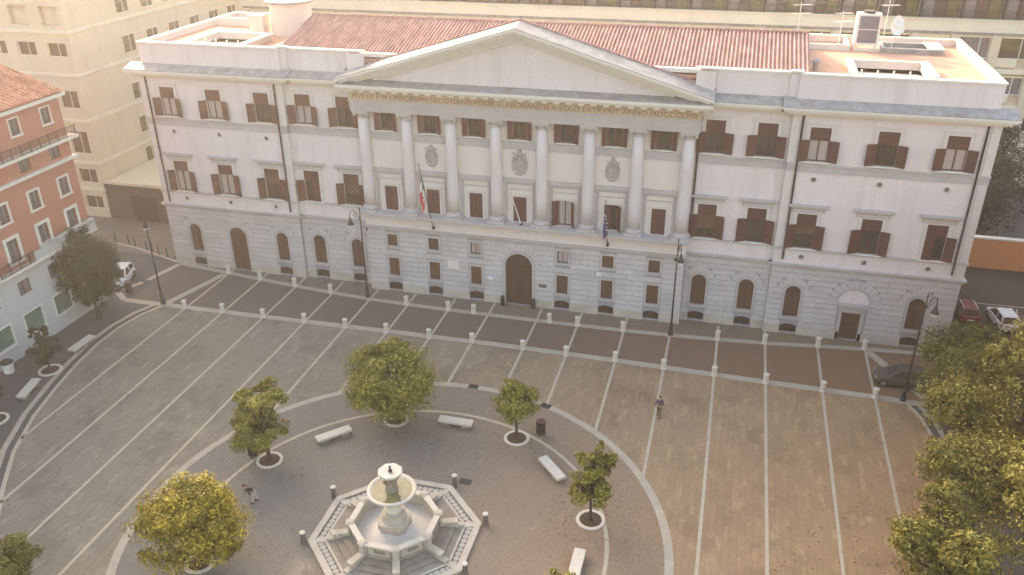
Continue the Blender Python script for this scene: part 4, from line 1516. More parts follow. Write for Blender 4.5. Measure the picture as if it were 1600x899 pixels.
# low annex between the office wing and the palace
an = thing('annex', 'low flat roofed annex with a dark brown street wall beside the palace', 'annex', (-65.8, 78, 0))
bm = BM(); box(bm, XW + .02, -61.4, 78.1, 90, 0, 4.3)
obj('street_wall', bm, MT['brownwall'], an)
bm = BM(); box(bm, XW + .14, -61.35, 77.95, 78.35, 4.302, 4.62); box(bm, -61.7, -61.36, 78.36, 90, 4.302, 4.62)
obj('parapet', bm, MT['beige'], an)
bm = BM(); box(bm, XW + .14, -61.71, 78.36, 90, 4.302, 4.36); obj('flat_roof', bm, MT['blind'], an)
bm = BM(); box(bm, -66.5, -63.2, 78.03, 78.09, .02, 3.0)
for q in range(7):
    box(bm, -66.45 + q * .47, -66.4 + q * .47, 78.0, 78.03, .05, 2.95)
obj('gate', bm, MT['dark'], an)

# ------------------------------------------------------------------ orange building on the left
og = thing('apartment_building', 'salmon orange apartment building with white ground floor and tiled roof at left', 'apartment building', (-56.5, 45, 0))
XO = -56.5
GY = lambda y: y - 45
axes = [58.45, 54.95, 51.45, 47.95, 44.45, 40.95, 37.45]
Y0o, Y1o = 22.0, 60.3
def wall_holes_x(bm, y0, y1, z0, z1, x, holes, depth=.3):
    """sheet at x facing +X"""
    ys = sorted({y0, y1, *[h[0] for h in holes], *[h[1] for h in holes]})
    zs = sorted({z0, z1, *[h[2] for h in holes], *[h[3] for h in holes]})
    for a, b in zip(ys, ys[1:]):
        for c, d in zip(zs, zs[1:]):
            my, mz = (a + b) / 2, (c + d) / 2
            if any(h[0] < my < h[1] and h[2] < mz < h[3] for h in holes): continue
            quad(bm, [(x, a, c), (x, b, c), (x, b, d), (x, a, d)])
    for a, b, c, d in holes:
        xb = x - depth
        quad(bm, [(x, a, c), (xb, a, c), (xb, a, d), (x, a, d)]); quad(bm, [(x, b, c), (x, b, d), (xb, b, d), (xb, b, c)])
        quad(bm, [(x, a, c), (x, b, c), (xb, b, c), (xb, a, c)]); quad(bm, [(x, a, d), (xb, a, d), (xb, b, d), (x, b, d)])
gl_h = [(y - 1.0, y + 1.0, 1.5, 3.3) for y in axes] + [(y - .68, y + .68, 4.95, 6.25) for y in axes]
up_h = [(y - .58, y + .58, 8.35 - (.4 if i == 2 else 0), 9.95) for i, y in enumerate(axes)] + [(y - .55, y + .55, 11.4, 12.95) for y in axes] + [(y - .62, y + .62, 14.7, 15.85) for y in axes] + [(y - .5, y + .5, 17.85, 19.2) for y in axes]
bm = BM(); wall_holes_x(bm, Y0o, Y1o, 0, 7.35, XO, gl_h)
quad(bm, [(XO, Y1o, 0), (-76, Y1o, 0), (-76, Y1o, 7.35), (XO, Y1o, 7.35)])
obj('ground_floor_wall', bm, MT['whitewall'], og)
bm = BM(); wall_holes_x(bm, Y0o, Y1o, 7.35, 20.0, XO - .02, up_h)
quad(bm, [(XO - .02, Y1o, 7.35), (-76, Y1o, 7.35), (-76, Y1o, 20), (XO - .02, Y1o, 20)])
quad(bm, [(XO - .02, Y0o, 0), (-76, Y0o, 0), (-76, Y0o, 20), (XO - .02, Y0o, 20)])
obj('upper_wall', bm, MT['orange'], og)
bm = BM()
box(bm, XO - .3, XO + .55, 49.0, Y1o + .15, 7.2, 7.42)          # balcony slab
box(bm, XO - .3, XO + .42, Y0o, 48.99, 7.2, 7.4)
box(bm, XO - .3, XO + .3, Y0o, Y1o + .3, 14.2, 14.45)
box(bm, XO - .3, XO + .75, Y0o, Y1o + .5, 16.05, 16.3)
box(bm, XO - .3, XO + .45, Y0o, Y1o + .45, 19.75, 20.05)
obj('cornice_band', bm, MT['coping'], og)
bm = BM()
box(bm, XO + .40, XO + .52, 52.9, Y1o + .1, 7.425, 8.1); box(bm, XO + .37, XO + .56, 52.85, Y1o + .12, 8.102, 8.2)
obj('balcony_parapet', bm, MT['whitewall'], og)
def rail(y0, y1, x, z0, z1, step=.13):
    bm = BM()
    box(bm, x - .02, x + .02, y0, y1, z1 - .04, z1)
    box(bm, x - .015, x + .015, y0, y1, z0 + .06, z0 + .09)
    n = int((y1 - y0) / step)
    for q in range(n + 1):
        y = y0 + (y1 - y0) * q / n
        r_ = .012 if q % 8 else .03
        box(bm, x - r_, x + r_, y - r_, y + r_, z0, z1 - .04)
    return bm
obj('balcony_railing', rail(49.1, 52.8, XO + .48, 7.42, 8.4), MT['iron'], og)
obj('roof_railing', rail(Y0o, Y1o + .4, XO + .66, 16.3, 17.2), MT['iron'], og)
fo = {}
def o_win(y, z, w_, h, frame_w, glass, kind):
    key = (w_, h, kind, glass)
    loc = (0, y - 45, z)
    if key in fo:
        return dup(fo[key], loc, parent=og)
    bm = BM()
    t_ = .07
    for a, b in ((-w_, -w_ + t_), (w_ - t_, w_), (-.035, .035)):
        box(bm, -.22, -.14, a, b, 0, h)
    box(bm, -.22, -.14, -w_ + t_ + .001, -.036, 0.001, t_); box(bm, -.22, -.14, .036, w_ - t_ - .001, .001, t_)
    o = obj('shop_window' if kind == 'shop' else 'window', bm, MT['frame'] if kind != 'shop' else MT['awning'], og, local=True, loc=loc)
    bm = BM(); quad(bm, [(-.2, -w_, 0), (-.2, w_, 0), (-.2, w_, h), (-.2, -w_, h)])
    obj('roller_shutter' if kind == 'shop' else 'pane', bm, MT[glass], o, local=True)
    if frame_w:
        bm = BM()
        for a, b in ((-w_ - frame_w, -w_ - .002), (w_ + .002, w_ + frame_w)):
            box(bm, -.03, .06, a, b, -.0, h + frame_w)
        box(bm, -.03, .06, -w_ - .002, w_ + .002, h + .003, h + frame_w)
        box(bm, -.03, .10, -w_ - frame_w - .05, w_ + frame_w + .05, -.16, -.003)
        obj('surround', bm, MT['coping'], o, local=True)
    fo[key] = o
    return o
for i, y in enumerate(axes):
    o_win(y, 1.5, 1.0, 1.8, .12, 'awning', 'shop')
    o_win(y, 4.95, .68, 1.3, 0, 'glass_grey', 'mezz')
    if i == 2: o_win(y, 7.95, .58, 2.0, .27, 'glass_grey', 'door')
    else: o_win(y, 8.35, .58, 1.6, .27, 'glass_grey', 'first')
    o_win(y, 11.4, .55, 1.55, .17, 'glass_grey', 'second')
    o_win(y, 14.7, .62, 1.15, 0, 'glass_grey', 'attic')
    o_win(y, 17.85, .5, 1.35, .1, 'glass_grey', 'top')
# tiled roof, eaves towards the square
bm = BM()
n = int((Y1o + .4 - Y0o) / .45)
for i in range(n):
    y = Y0o + (Y1o + .4 - Y0o) * (i + .5) / n
    p = .45
    prof = [(-p / 2, -.02), (-p * .28, 0), (-p * .18, .1), (0, .14), (p * .18, .1), (p * .28, 0), (p / 2, -.02)]
    for s in range(5):
        t0, t1 = s / 5, (s + 1) / 5
        A_ = [bm.verts.new((XO + .5 - 9 * t0, y + u, 20.08 + 3.0 * t0 + w_ + .012 * (5 - s))) for u, w_ in prof]
        B_ = [bm.verts.new((XO + .5 - 9 * t1, y + u, 20.08 + 3.0 * t1 + w_ + .012 * (5 - s))) for u, w_ in prof]
        for q in range(6):
            bm.faces.new((A_[q], B_[q], B_[q + 1], A_[q + 1]))
fixn(bm)
obj('tiled_roof', bm, MT['tile_o'], og)
bm = BM(); quad(bm, [(XO + .45, Y0o, 20.06), (XO + .45, Y1o + .4, 20.06), (XO - 8.5, Y1o + .4, 23.05), (XO - 8.5, Y0o, 23.05)])
quad(bm, [(XO - 8.5, Y1o + .4, 23.05), (XO - 8.5, Y0o, 23.05), (-76, Y0o, 20.06), (-76, Y1o + .4, 20.06)])
bm.faces.new([bm.verts.new(v) for v in ((XO - .02, Y1o, 19.9), (-76, Y1o, 19.9), (XO - 8.5, Y1o, 23.0))])
obj('roof_deck', bm, MT['orange'], og)
# white flowering plants in a box on the balcony
def leaves_bm(rnd, cl, n, size, flat=.5):
    """n leaf-sized quads spread through ellipsoid clumps cl=[(c,(rx,ry,rz),weight)]"""
    verts, faces = [], []
    tot = sum(c[2] for c in cl)
    for c, rr, wgt in cl:
        subs = []
        ns = max(7, int(21 * (rr[0] * rr[2]) ** .6))
        for _ in range(ns):
            while True:
                d = Vector((rnd.uniform(-1, 1), rnd.uniform(-1, 1), rnd.uniform(-.85, 1)))
                if .25 < d.length <= 1: break
            d = d.normalized() * (rnd.uniform(.45, .93))
            subs.append((d, rnd.uniform(.13, .30)))
        m = int(n * wgt / tot)
        for _ in range(m):
            d, s = subs[rnd.randrange(ns)]
            o_ = Vector((rnd.gauss(0, 1), rnd.gauss(0, 1), rnd.gauss(0, .85)))
            o_ = o_.normalized() * (rnd.random() ** .45)
            q = d + o_ * s * 1.25
            p = Vector((c[0] + q.x * rr[0], c[1] + q.y * rr[1], c[2] + q.z * rr[2]))
            nrm = (q.normalized() * .8 + o_ * .7 + Vector((rnd.uniform(-1, 1), rnd.uniform(-1, 1), rnd.uniform(-.4, 1))) * .75).normalized()
            a = nrm.cross(Vector((rnd.uniform(-1, 1), rnd.uniform(-1, 1), rnd.uniform(-1, 1))))
            if a.length < .05: a = nrm.cross(Vector((1, .2, .1)))
            a.normalize()
            b_ = nrm.cross(a)
            L = size * rnd.uniform(.6, 1.25)
            W = L * rnd.uniform(.34, .5)
            i0 = len(verts)
            verts += [p - a * L * .5, p + b_ * W * .5 - nrm * W * .12, p + a * L * .5, p - b_ * W * .5 - nrm * W * .12]
            faces.append((i0, i0 + 1, i0 + 2, i0 + 3))
    return verts, faces
def crown_obj(name, rnd, cl, n, size, mat, parent):
    v, f = leaves_bm(rnd, cl, n, size)
    me = bpy.data.meshes.new(name)
    me.from_pydata([tuple(x) for x in v], [], f)
    me.materials.append(mat)
    o = bpy.data.objects.new(name, me); COL.objects.link(o)
    if parent: o.parent = parent
    return o
t = thing('flower_box', 'long trough of white flowering plants on the balcony of the orange building', 'flower box', (XO + .46, 57, 8.2))
bm = BM(); box(bm, -.14, .14, -3.2, 3.2, .003, .2); box(bm, -.17, .17, -3.25, 3.25, .2, .24); obj('trough', bm, MT['whitewall'], t, local=True)
rr_ = random.Random(3)
crown_obj('blossom', rr_, [((.15, -2.6 + k * .75, .3 - .25 * (k % 3) * .5), (.4, .5, .42), 1) for k in range(8)], 700, .16, leaf_mat('grey_white_blossom', (.34, .35, .30), (.46, .46, .43), (.6, .6, .58), .1), t)
# awning-like lamp boxes are not visible; litter container by the wall
t = thing('litter_container', 'white litter container with a dark lid against the white wall at far left', 'container', (-55.8, 46.9, .006))
bm = BM(); lathe(bm, [(.42, 0), (.48, .85), (.5, .9)], n=18); obj('drum', bm, MT['white'], t, local=True, smooth=False)
bm = BM(); lathe(bm, [(.53, .902), (.53, .97), (.3, 1.1), (.01, 1.12)], n=18); obj('lid', bm, MT['iron'], t, local=True)

# ------------------------------------------------------------------ right side: boundary wall, building corner
t = thing('boundary_wall', 'terracotta boundary wall with a pale coping behind the parked cars at right', 'wall', (30, 87.5, 0))
bm = BM(); box(bm, 20.5, 70, 87.4, 87.8, 0, 3.2); obj('wall_face', bm, MT['orange_r'], t)
bm = BM(); box(bm, 20.4, 70, 87.3, 87.9, 3.202, 3.36); obj('coping', bm, MT['coping'], t)
t = thing('corner_house', 'bright orange corner of a house at the right edge', 'house', (24.5, 60, 0))
bm = BM()
box(bm, 24.6, 45, 40, 67.6, 0, 16)
obj('wall', bm, MT['orange_r'], t)
bm = BM(); box(bm, 24.52, 45, 40, 67.68, 0, .9); box(bm, 24.3, 45, 40, 67.9, 16.02, 16.4); box(bm, 24.5, 24.9, 67.2, 67.7, .92, 16)
obj('stone_trim', bm, MT['trim'], t)
for y in (64.5, 60.5, 56.5, 52.5):
    for z in (2, 6, 10):
        bm = BM(); box(bm, 24.5, 24.598, y - .6, y + .6, z, z + 2); w_ = obj('window', bm, MT['surround'], t)
        bm = BM(); quad(bm, [(24.49, y - .45, z + .15), (24.49, y + .45, z + .15), (24.49, y + .45, z + 1.9), (24.49, y - .45, z + 1.9)])
        me_o = obj('pane', bm, MT['glass'], w_)

# ------------------------------------------------------------------ trees
def limb_tree(bm, rnd, h0, cl, r0=.16):
    top = Vector((rnd.uniform(-.1, .1), rnd.uniform(-.1, .1), h0))
    tube(bm, [(0, 0, -.05), (0, 0, .15), (top.x * .5, top.y * .5, h0 * .55), top], [r0 * 1.5, r0 * 1.1, r0 * .9, r0 * .75], 9)
    for c, rr, w_ in cl:
        c = Vector(c)
        for _ in range(5):
            e = c + Vector((rnd.uniform(-.7, .7) * rr[0], rnd.uniform(-.7, .7) * rr[1], rnd.uniform(-.2, .6) * rr[2]))
            s = top if c.z < h0 + 3 or _ < 3 else Vector((top.x, top.y, h0))
            mid = s.lerp(e, .5) + Vector((rnd.uniform(-.2, .2), rnd.uniform(-.2, .2), .25))
            tube(bm, [s - Vector((0, 0, .1)), mid, e], [r0 * .55, r0 * .36, r0 * .12], 6)
def tree(lab, loc, cl, n, leaf, mat, h0, r0=.16, seed=1, group=None, name='tree', ring=None):
    rnd = random.Random(seed)
    t = thing(name, lab, 'tree', loc, 0, group)
    bm = BM(); limb_tree(bm, rnd, h0, cl, r0); fixn(bm)
    obj('trunk', bm, MT['bark'], t, smooth=True, local=True)
    crown_obj('crown', rnd, cl, n, leaf, MT[mat], t)
    if ring:
        q = thing('planter_ring', ring, 'planter ring', (loc[0], loc[1], .015), 0, 'stone rings around the trees')
        bm = BM(); lathe(bm, [(.72, .0), (.72, .07), (.93, .07), (.95, 0)], n=32, cap=False); obj('stone_kerb', bm, MT['travertine'], q, local=True)
        bm = BM(); lathe(bm, [(.715, .02), (.3, .05), (.001, .06)], n=24, cap=False); obj('soil', bm, MT['soil'], q, local=True)
    return t
GRP = 'trees around the fountain circle'
tree('two tiered green tree between the left bench and the broad yellow tree', (-28.9, 41.7, 0),
     [((-.4, -.1, 2.85), (2.4, 2.2, .95), 1.3), ((-.1, .1, 5.35), (1.95, 1.8, .72), .9), ((.1, 0, 4.1), (.45, .45, .5), .03)], 17000, .26, 'leaf', 2.1, .14, 11, GRP,
     ring='white stone ring around the foot of the two tiered green tree')
tree('large round olive green tree behind the fountain, the biggest dome', (-22.0, 48.4, 0),
     [((-.1, -.2, 3.8), (3.45, 3.4, 2.9), 2.4), ((-1.7, .1, 4.1), (2.0, 2.0, 2.1), .7), ((1.6, -.2, 3.7), (1.6, 1.7, 1.9), .6), ((.2, .2, 6.2), (1.3, 1.3, .75), .3)], 23000, .27, 'leaf', 1.3, .2, 12, GRP,
     ring='white stone ring under the large round olive green tree')
tree('small round olive tree beside the litter bin on the circle', (-12.6, 48.4, 0),
     [((0, 0, 3.25), (1.78, 1.7, 1.6), 1.5), ((-.2, 0, 4.4), (1.15, 1.1, .6), .4)], 8000, .24, 'leaf', 1.9, .11, 13, GRP,
     ring='white stone ring around the foot of the small round olive tree')
tree('slender two tiered yellow green tree right of the fountain', (-5.9, 41.3, 0),
     [((-.05, -.1, 2.7), (1.65, 1.5, .85), 1), ((.1, .1, 4.45), (1.4, 1.3, .65), .8), ((1.0, .4, 4.9), (.5, .5, .35), .10), ((.3, .5, 5.5), (.4, .4, .45), .06)], 9000, .23, 'leaf', 1.9, .10, 14, GRP,
     ring='white stone ring around the foot of the slender tree right of the fountain')
tree('broad tree with golden yellow crown left of the fountain', (-28.15, 31.9, 0),
     [((0, 0, 3.2), (3.35, 3.2, 2.25), 2.4), ((.2, .4, 4.6), (2.5, 2.3, 1.35), 1.3), ((-2.5, .2, 2.8), (1.2, 1.3, 1.0), .35), ((2.2, -.4, 3.2), (1.3, 1.4, 1.5), .5)], 27000, .26, 'leaf_y', 1.5, .2, 15, GRP,
     ring='white stone ring under the broad golden yellow tree')
tree('young tree whose tip shows at the bottom edge beside the right bench', (-6.15, 32.0, 0), [((0, .3, 3.1), (1.2, 1.2, 1.0), 1)], 2500, .24, 'leaf', 1.6, .1, 16, GRP,
     ring='white stone ring around the young tree at the bottom edge')
G2 = 'trees along the left pavement'
tree('large dull dark tree in front of the orange building corner', (-54.7, 56.6, 0),
     [((-.2, .3, 5.0), (2.8, 2.9, 2.9), 2), ((-1.2, 1.0, 7.0), (2.0, 2.0, 1.7), .8), ((.8, -.6, 3.4), (1.8, 1.8, 1.5), .6)], 34000, .25, 'leaf_d', 1.7, .2, 21, G2)
tree('small dull bush like tree beside the upper left bench', (-52.6, 47.9, 0), [((0, 0, 2.2), (1.25, 1.3, 1.35), 1), ((-.2, .2, 3.6), (.8, .8, .7), .3)], 5000, .22, 'leaf_d', 1.2, .09, 22, G2,
     ring='white stone ring around the small tree at the upper left bench')
tree('dark small tree at the left edge beyond the lower left bench', (-51.6, 41.0, 0), [((-.6, 0, 2.5), (1.5, 1.6, 1.7), 1)], 6000, .22, 'leaf_d', 1.2, .1, 23, G2,
     ring='white stone ring around the tree at the left edge')
tree('green tree cut by the bottom left corner', (-37.0, 26.6, 0), [((0, 0, 2.5), (2.3, 2.3, 1.6), 1), ((.4, .3, 3.5), (1.4, 1.4, .8), .4)], 6500, .24, 'leaf_g', 1.6, .14, 24)
G3 = 'trees along the right pavement'
right = [('deep green tree at right beside the dark parked car', (18.6, 58.6, 0), 3.9, 4.2, 'leaf_g', 31, 15000),
         ('tall light tipped tree at the right edge in front of the orange corner', (20.6, 51.8, 0), 3.3, 8.4, 'leaf_r', 32, 12000),
         ('broad warm green tree at right, second row from the palace', (16.9, 50.6, 0), 3.3, 6.2, 'leaf_r', 33, 12000),
         ('broad warm green tree at right in the middle of the row', (16.3, 43.6, 0), 3.7, 6.4, 'leaf_r', 34, 14000),
         ('low warm green tree at the bottom right beside the last paving lines', (13.6, 37.6, 0), 3.2, 5.4, 'leaf_r', 35, 12000),
         ('tall warm tree in the bottom right corner', (18.3, 38.2, 0), 3.2, 7.2, 'leaf_r', 36, 10000),
         ('small green tree leaning in at the bottom right edge', (10.0, 33.4, 0), 2.0, 3.6, 'leaf_r', 37, 5000)]
for lab, loc, r_, zc, mt, sd_, n_ in right:
    rnd = random.Random(sd_)
    cl = [((0, 0, zc), (r_, r_, r_ * .75), 2)]
    for q in range(5):
        a = rnd.uniform(0, 2 * PI)
        cl.append(((r_ * .62 * math.cos(a), r_ * .62 * math.sin(a), zc + rnd.uniform(-.3, .62) * r_), (r_ * .46, r_ * .46, r_ * .40), .5))
    tree(lab, loc, cl, n_, .27, mt, zc - r_ * .55, .22, sd_, G3)
G4 = 'dark trees behind the boundary wall'
for lab, loc, r_, zc, sd_ in (('dark tree behind the boundary wall closest to the palace corner', (26.5, 92.0, 0), 4.0, 7.0, 41),
                              ('dark taller tree behind the boundary wall at the right edge', (33.5, 93.5, 0), 4.6, 8.2, 42),
                              ('dark bushy tree further back between palace and office block', (27.5, 99.5, 0), 4.2, 8.6, 43)):
    tree(lab, loc, [((0, 0, zc), (r_, r_, r_ * .95), 2), ((0, 0, zc - 3), (r_ * .9, r_ * .9, 3), 1), ((1, -1, zc + r_ * .7), (r_ * .5, r_ * .5, r_ * .4), .4)], 9000, .34, 'leaf_d', 3, .25, sd_, G4)

# ------------------------------------------------------------------ fountain
FR = 5.42
def octa(r, rot=PI / 8):
    return [(r * math.cos(rot + k * PI / 4), r * math.sin(rot + k * PI / 4)) for k in range(8)]
ft = thing('fountain', 'octagonal cream marble fountain with steps, round bowl and small top basin', 'fountain', (FX, FY, .005))
def octring(bm, r0, r1, z0, z1):
    a, b = octa(r0), octa(r1)
    for k in range(8):
        j = (k + 1) % 8
        p = [(*a[k], z0), (*a[j], z0), (*b[j], z0), (*b[k], z0)]
        vs = [bm.verts.new(v) for v in p] + [bm.verts.new((v[0], v[1], z1)) for v in p]
        for f in ((0, 1, 2, 3), (7, 6, 5, 4), (0, 4, 5, 1), (1, 5, 6, 2), (2, 6, 7, 3), (3, 7, 4, 0)):
            bm.faces.new([vs[i] for i in f])
    fixn(bm)
bm = BM(); octring(bm, 4.98, 5.42, 0, .2); octring(bm, 4.30, 4.46, 0, .14)
obj('outer_kerb', bm, MT['fount'], ft, local=True)
bm = BM(); octring(bm, 4.46, 4.979, 0, .09); obj('mosaic_bed', bm, MT['mosaic_dark'], ft, local=True)
bm = BM()
oc = octa(4.72)
for k in range(8):
    a, b = Vector(oc[k]), Vector(oc[(k + 1) % 8])
    n = 9
    for q in range(n):
        p = a.lerp(b, (q + .75) / (n + .5))
        lathe(bm, [(.185, .08), (.185, .1)], p.x, p.y, 12)
obj('mosaic_roundel', bm, MT['mosaic_light'], ft, local=True)['kind'] = 'stuff'
bm = BM(); octring(bm, 3.86, 4.299, 0, .14); octring(bm, 3.42, 3.859, 0, .26); octring(bm, 2.80, 3.419, 0, .38)
obj('step', bm, MT['fount_step'], ft, local=True)
# radial blocks dividing the flights
first_b = None
for k in range(8):
    a = PI / 8 + k * PI / 4
    if first_b is None:
        bm = BM()
        vs = box(bm, 2.78, 3.84, -.19, .19, .03, .58)
        box(bm, 2.80, 3.92, -.22, .22, .582, .66)
        box(bm, 3.841, 4.28, -.18, .18, .03, .30)
        first_b = obj('dividing_block', bm, MT['fount'], ft, local=True)
        first_b.rotation_euler = (0, 0, a)
    else:
        dup(first_b, (0, 0, 0), a, parent=ft)
    # slab reaching over the mosaic at the corner
bm = BM()
for k in range(8):
    a = PI / 8 + k * PI / 4
    M_ = Matrix.Rotation(a, 4, 'Z')
    box(bm, 4.32, 5.0, -.2, .2, .02, .155, M_)
obj('corner_slab', bm, MT['fount'], ft, local=True)
# pool wall with panels and corner shields
bm = BM(); octring(bm, 2.58, 2.80, 0, 1.22); obj('pool_wall', bm, MT['fount'], ft, local=True)
bm = BM(); octring(bm, 2.52, 2.92, 1.222, 1.36); obj('pool_rim', bm, MT['travertine'], ft, local=True)
bm = BM()
for k in range(8):
    a = k * PI / 4 + PI / 4
    M_ = Matrix.Rotation(a, 4, 'Z')
    ap_ = 2.80 * math.cos(PI / 8)
    for y0, y1 in ((-.78, .78),):
        box(bm, ap_ - .01, ap_ + .035, y0, y1, .50, .56, M_); box(bm, ap_ - .01, ap_ + .035, y0, y1, 1.1, 1.16, M_)
        box(bm, ap_ - .01, ap_ + .035, y0, y0 + .06, .561, 1.099, M_); box(bm, ap_ - .01, ap_ + .035, y1 - .06, y1, .561, 1.099, M_)
    for q in range(6):
        yy = -.3 + q * .12
        box(bm, ap_ - .01, ap_ + .05, yy, yy + .08, .78 + .03 * (q % 2), 1.02 - .02 * (q % 3), M_)
obj('relief_panel', bm, MT['fount_step'], ft, local=True)
first_s = None
for k in range(8):
    a = PI / 8 + k * PI / 4
    if first_s is None:
        bm = BM(); box(bm, 2.50, 2.98, -.22, .22, 1.363, 1.41); box(bm, 2.56, 2.9, -.13, .13, 1.412, 1.45); box(bm, 2.78, 2.92, -.17, .17, .67, 1.221)
        first_s = obj('corner_shield', bm, MT['lead'], ft, local=True); first_s.data.materials[0] = MT['fount']
        first_s.rotation_euler = (0, 0, a)
    else:
        dup(first_s, (0, 0, 0), a, parent=ft)
bm = BM(); bm.faces.new([bm.verts.new((x, y, .42)) for x, y in octa(2.6)]); obj('pool_floor', bm, MT['basin'], ft, local=True)
bm = BM()
lathe(bm, [(2.1, .43), (1.6, .52), (1.2, .66), (.9, .8)], n=40, cap=False); obj('pool_mound', bm, MT['basin'], ft, local=True, smooth=True)
bm = BM()
def octl(bm, prof, rot=PI / 8):
    rings = [[bm.verts.new((r * math.cos(rot + k * PI / 4), r * math.sin(rot + k * PI / 4), z)) for k in range(8)] for r, z in prof]
    for a, b in zip(rings, rings[1:]):
        for k in range(8):
            j = (k + 1) % 8
            bm.faces.new((a[k], a[j], b[j], b[k]))
    bm.faces.new(rings[-1])
def chamf(bm, a, c, z0, z1, a2=None):
    a2 = a2 or a
    lo = [(a, c), (c, a), (-c, a), (-a, c), (-a, -c), (-c, -a), (c, -a), (a, -c)]
    k = a2 / a
    A_ = [bm.verts.new((x, y, z0)) for x, y in lo]; B_ = [bm.verts.new((x * k, y * k, z1)) for x, y in lo]
    for q in range(8):
        r_ = (q + 1) % 8
        bm.faces.new((A_[q], A_[r_], B_[r_], B_[q]))
    bm.faces.new(B_)
chamf(bm, .92, .55, .42, 1.28, .90); chamf(bm, .95, .58, 1.282, 1.36); chamf(bm, .66, .42, 1.362, 1.80, .60); chamf(bm, .64, .40, 1.802, 1.90); chamf(bm, .5, .3, 1.902, 2.12, .44)
obj('pedestal', bm, MT['fount'], ft, local=True)
bm = BM(); lathe(bm, [(.55, 2.1), (.45, 2.2), (.36, 2.5), (.40, 2.75), (.55, 2.95), (.9, 3.1), (1.3, 3.3), (1.48, 3.48), (1.52, 3.58), (1.50, 3.64), (1.36, 3.64), (1.24, 3.56), (1.18, 3.46), (.9, 3.42)], n=48, cap=False)
obj('bowl', bm, MT['travertine'], ft, local=True, smooth=True)
bm = BM(); lathe(bm, [(1.225, 3.55), (.001, 3.55)], n=40, cap=False); obj('bowl_water', fixn(bm), MT['water'], ft, local=True)
bm = BM()
lathe(bm, [(.40, 3.45), (.40, 3.75), (.34, 3.85), (.36, 4.2), (.30, 4.3), (.24, 4.4), (.30, 4.5), (.26, 4.62), (.16, 4.75)], n=20, cap=False)
for k in range(4):
    a = PI / 4 + k * PI / 2
    tube(bm, [(.3 * math.cos(a), .3 * math.sin(a), 4.1), (.46 * math.cos(a), .46 * math.sin(a), 4.3), (.34 * math.cos(a), .34 * math.sin(a), 4.6)], [.07, .1, .05], 7)
obj('upper_stem', fixn(bm), MT['fount_step'], ft, local=True, smooth=True)
bm = BM()
n = 64
prof = [(.18, 4.68), (.45, 4.72), (.70, 4.84), (.75, 4.97), (.70, 5.02), (.5, 4.95), (.15, 4.92)]
rings = []
for r, z in prof:
    rings.append([bm.verts.new((r * (1 + (.03 if r > .4 else 0) * math.cos(8 * 2 * PI * k / n)) * math.cos(2 * PI * k / n), r * (1 + (.03 if r > .4 else 0) * math.cos(8 * 2 * PI * k / n)) * math.sin(2 * PI * k / n), z)) for k in range(n)])
for a, b in zip(rings, rings[1:]):
    for k in range(n):
        bm.faces.new((a[k], a[(k + 1) % n], b[(k + 1) % n], b[k]))
bm.faces.new(rings[-1])
obj('top_basin', bm, MT['travertine'], ft, local=True, smooth=True)
bm = BM(); lathe(bm, [(.12, 4.97), (.14, 5.05), (.06, 5.12), (.05, 5.28), (.08, 5.32), (.001, 5.4)], n=12, cap=False); obj('spout', bm, MT['iron'], ft, local=True, smooth=True)
# posts at the corners of the fountain
fp = None
names = ['on its right side, farther corner', 'at its back right corner', 'at its back left corner', 'on its left side, farther corner', 'on its left side, nearer corner', 'at its front left corner', 'at its front right corner', 'on its right side, nearer corner']
for k in range(8):
    a = PI / 8 + k * PI / 4
    loc = (FX + 5.68 * math.cos(a), FY + 5.68 * math.sin(a), .005)
    lab = 'short grey stone post of the fountain ' + names[k]
    if fp is None:
        fp = thing('stone_post', lab, 'post', loc, 0, 'posts around the fountain')
        bm = BM(); lathe(bm, [(.2, 0), (.2, .1), (.165, .14), (.15, .8), (.17, .84)], n=16); obj('shaft', bm, stone('dark_weathered_post', (.17, .14, .12), .2, 3), fp, local=True, smooth=False)
        bm = BM(); lathe(bm, [(.17, .842), (.19, .87), (.17, .92), (.09, .95)], n=16); obj('cap', bm, MT['travertine'], fp, local=True)
    else:
        dup(fp, loc, 0, lab)
t = thing('bottle', 'small pale bottle left standing on the fountain steps at the left', 'bottle', (FX - 3.15, FY - 1.65, .56))
bm = BM(); lathe(bm, [(.045, 0), (.05, .02), (.05, .2), (.02, .27), (.02, .32)], n=12); obj('body', bm, MT['white'], t, local=True, smooth=True)
bm = BM(); lathe(bm, [(.023, .322), (.023, .35)], n=10); obj('cap', bm, MT['iron'], t, local=True)
t['label'] = 'small pale bottle left standing on the fountain steps at the left'

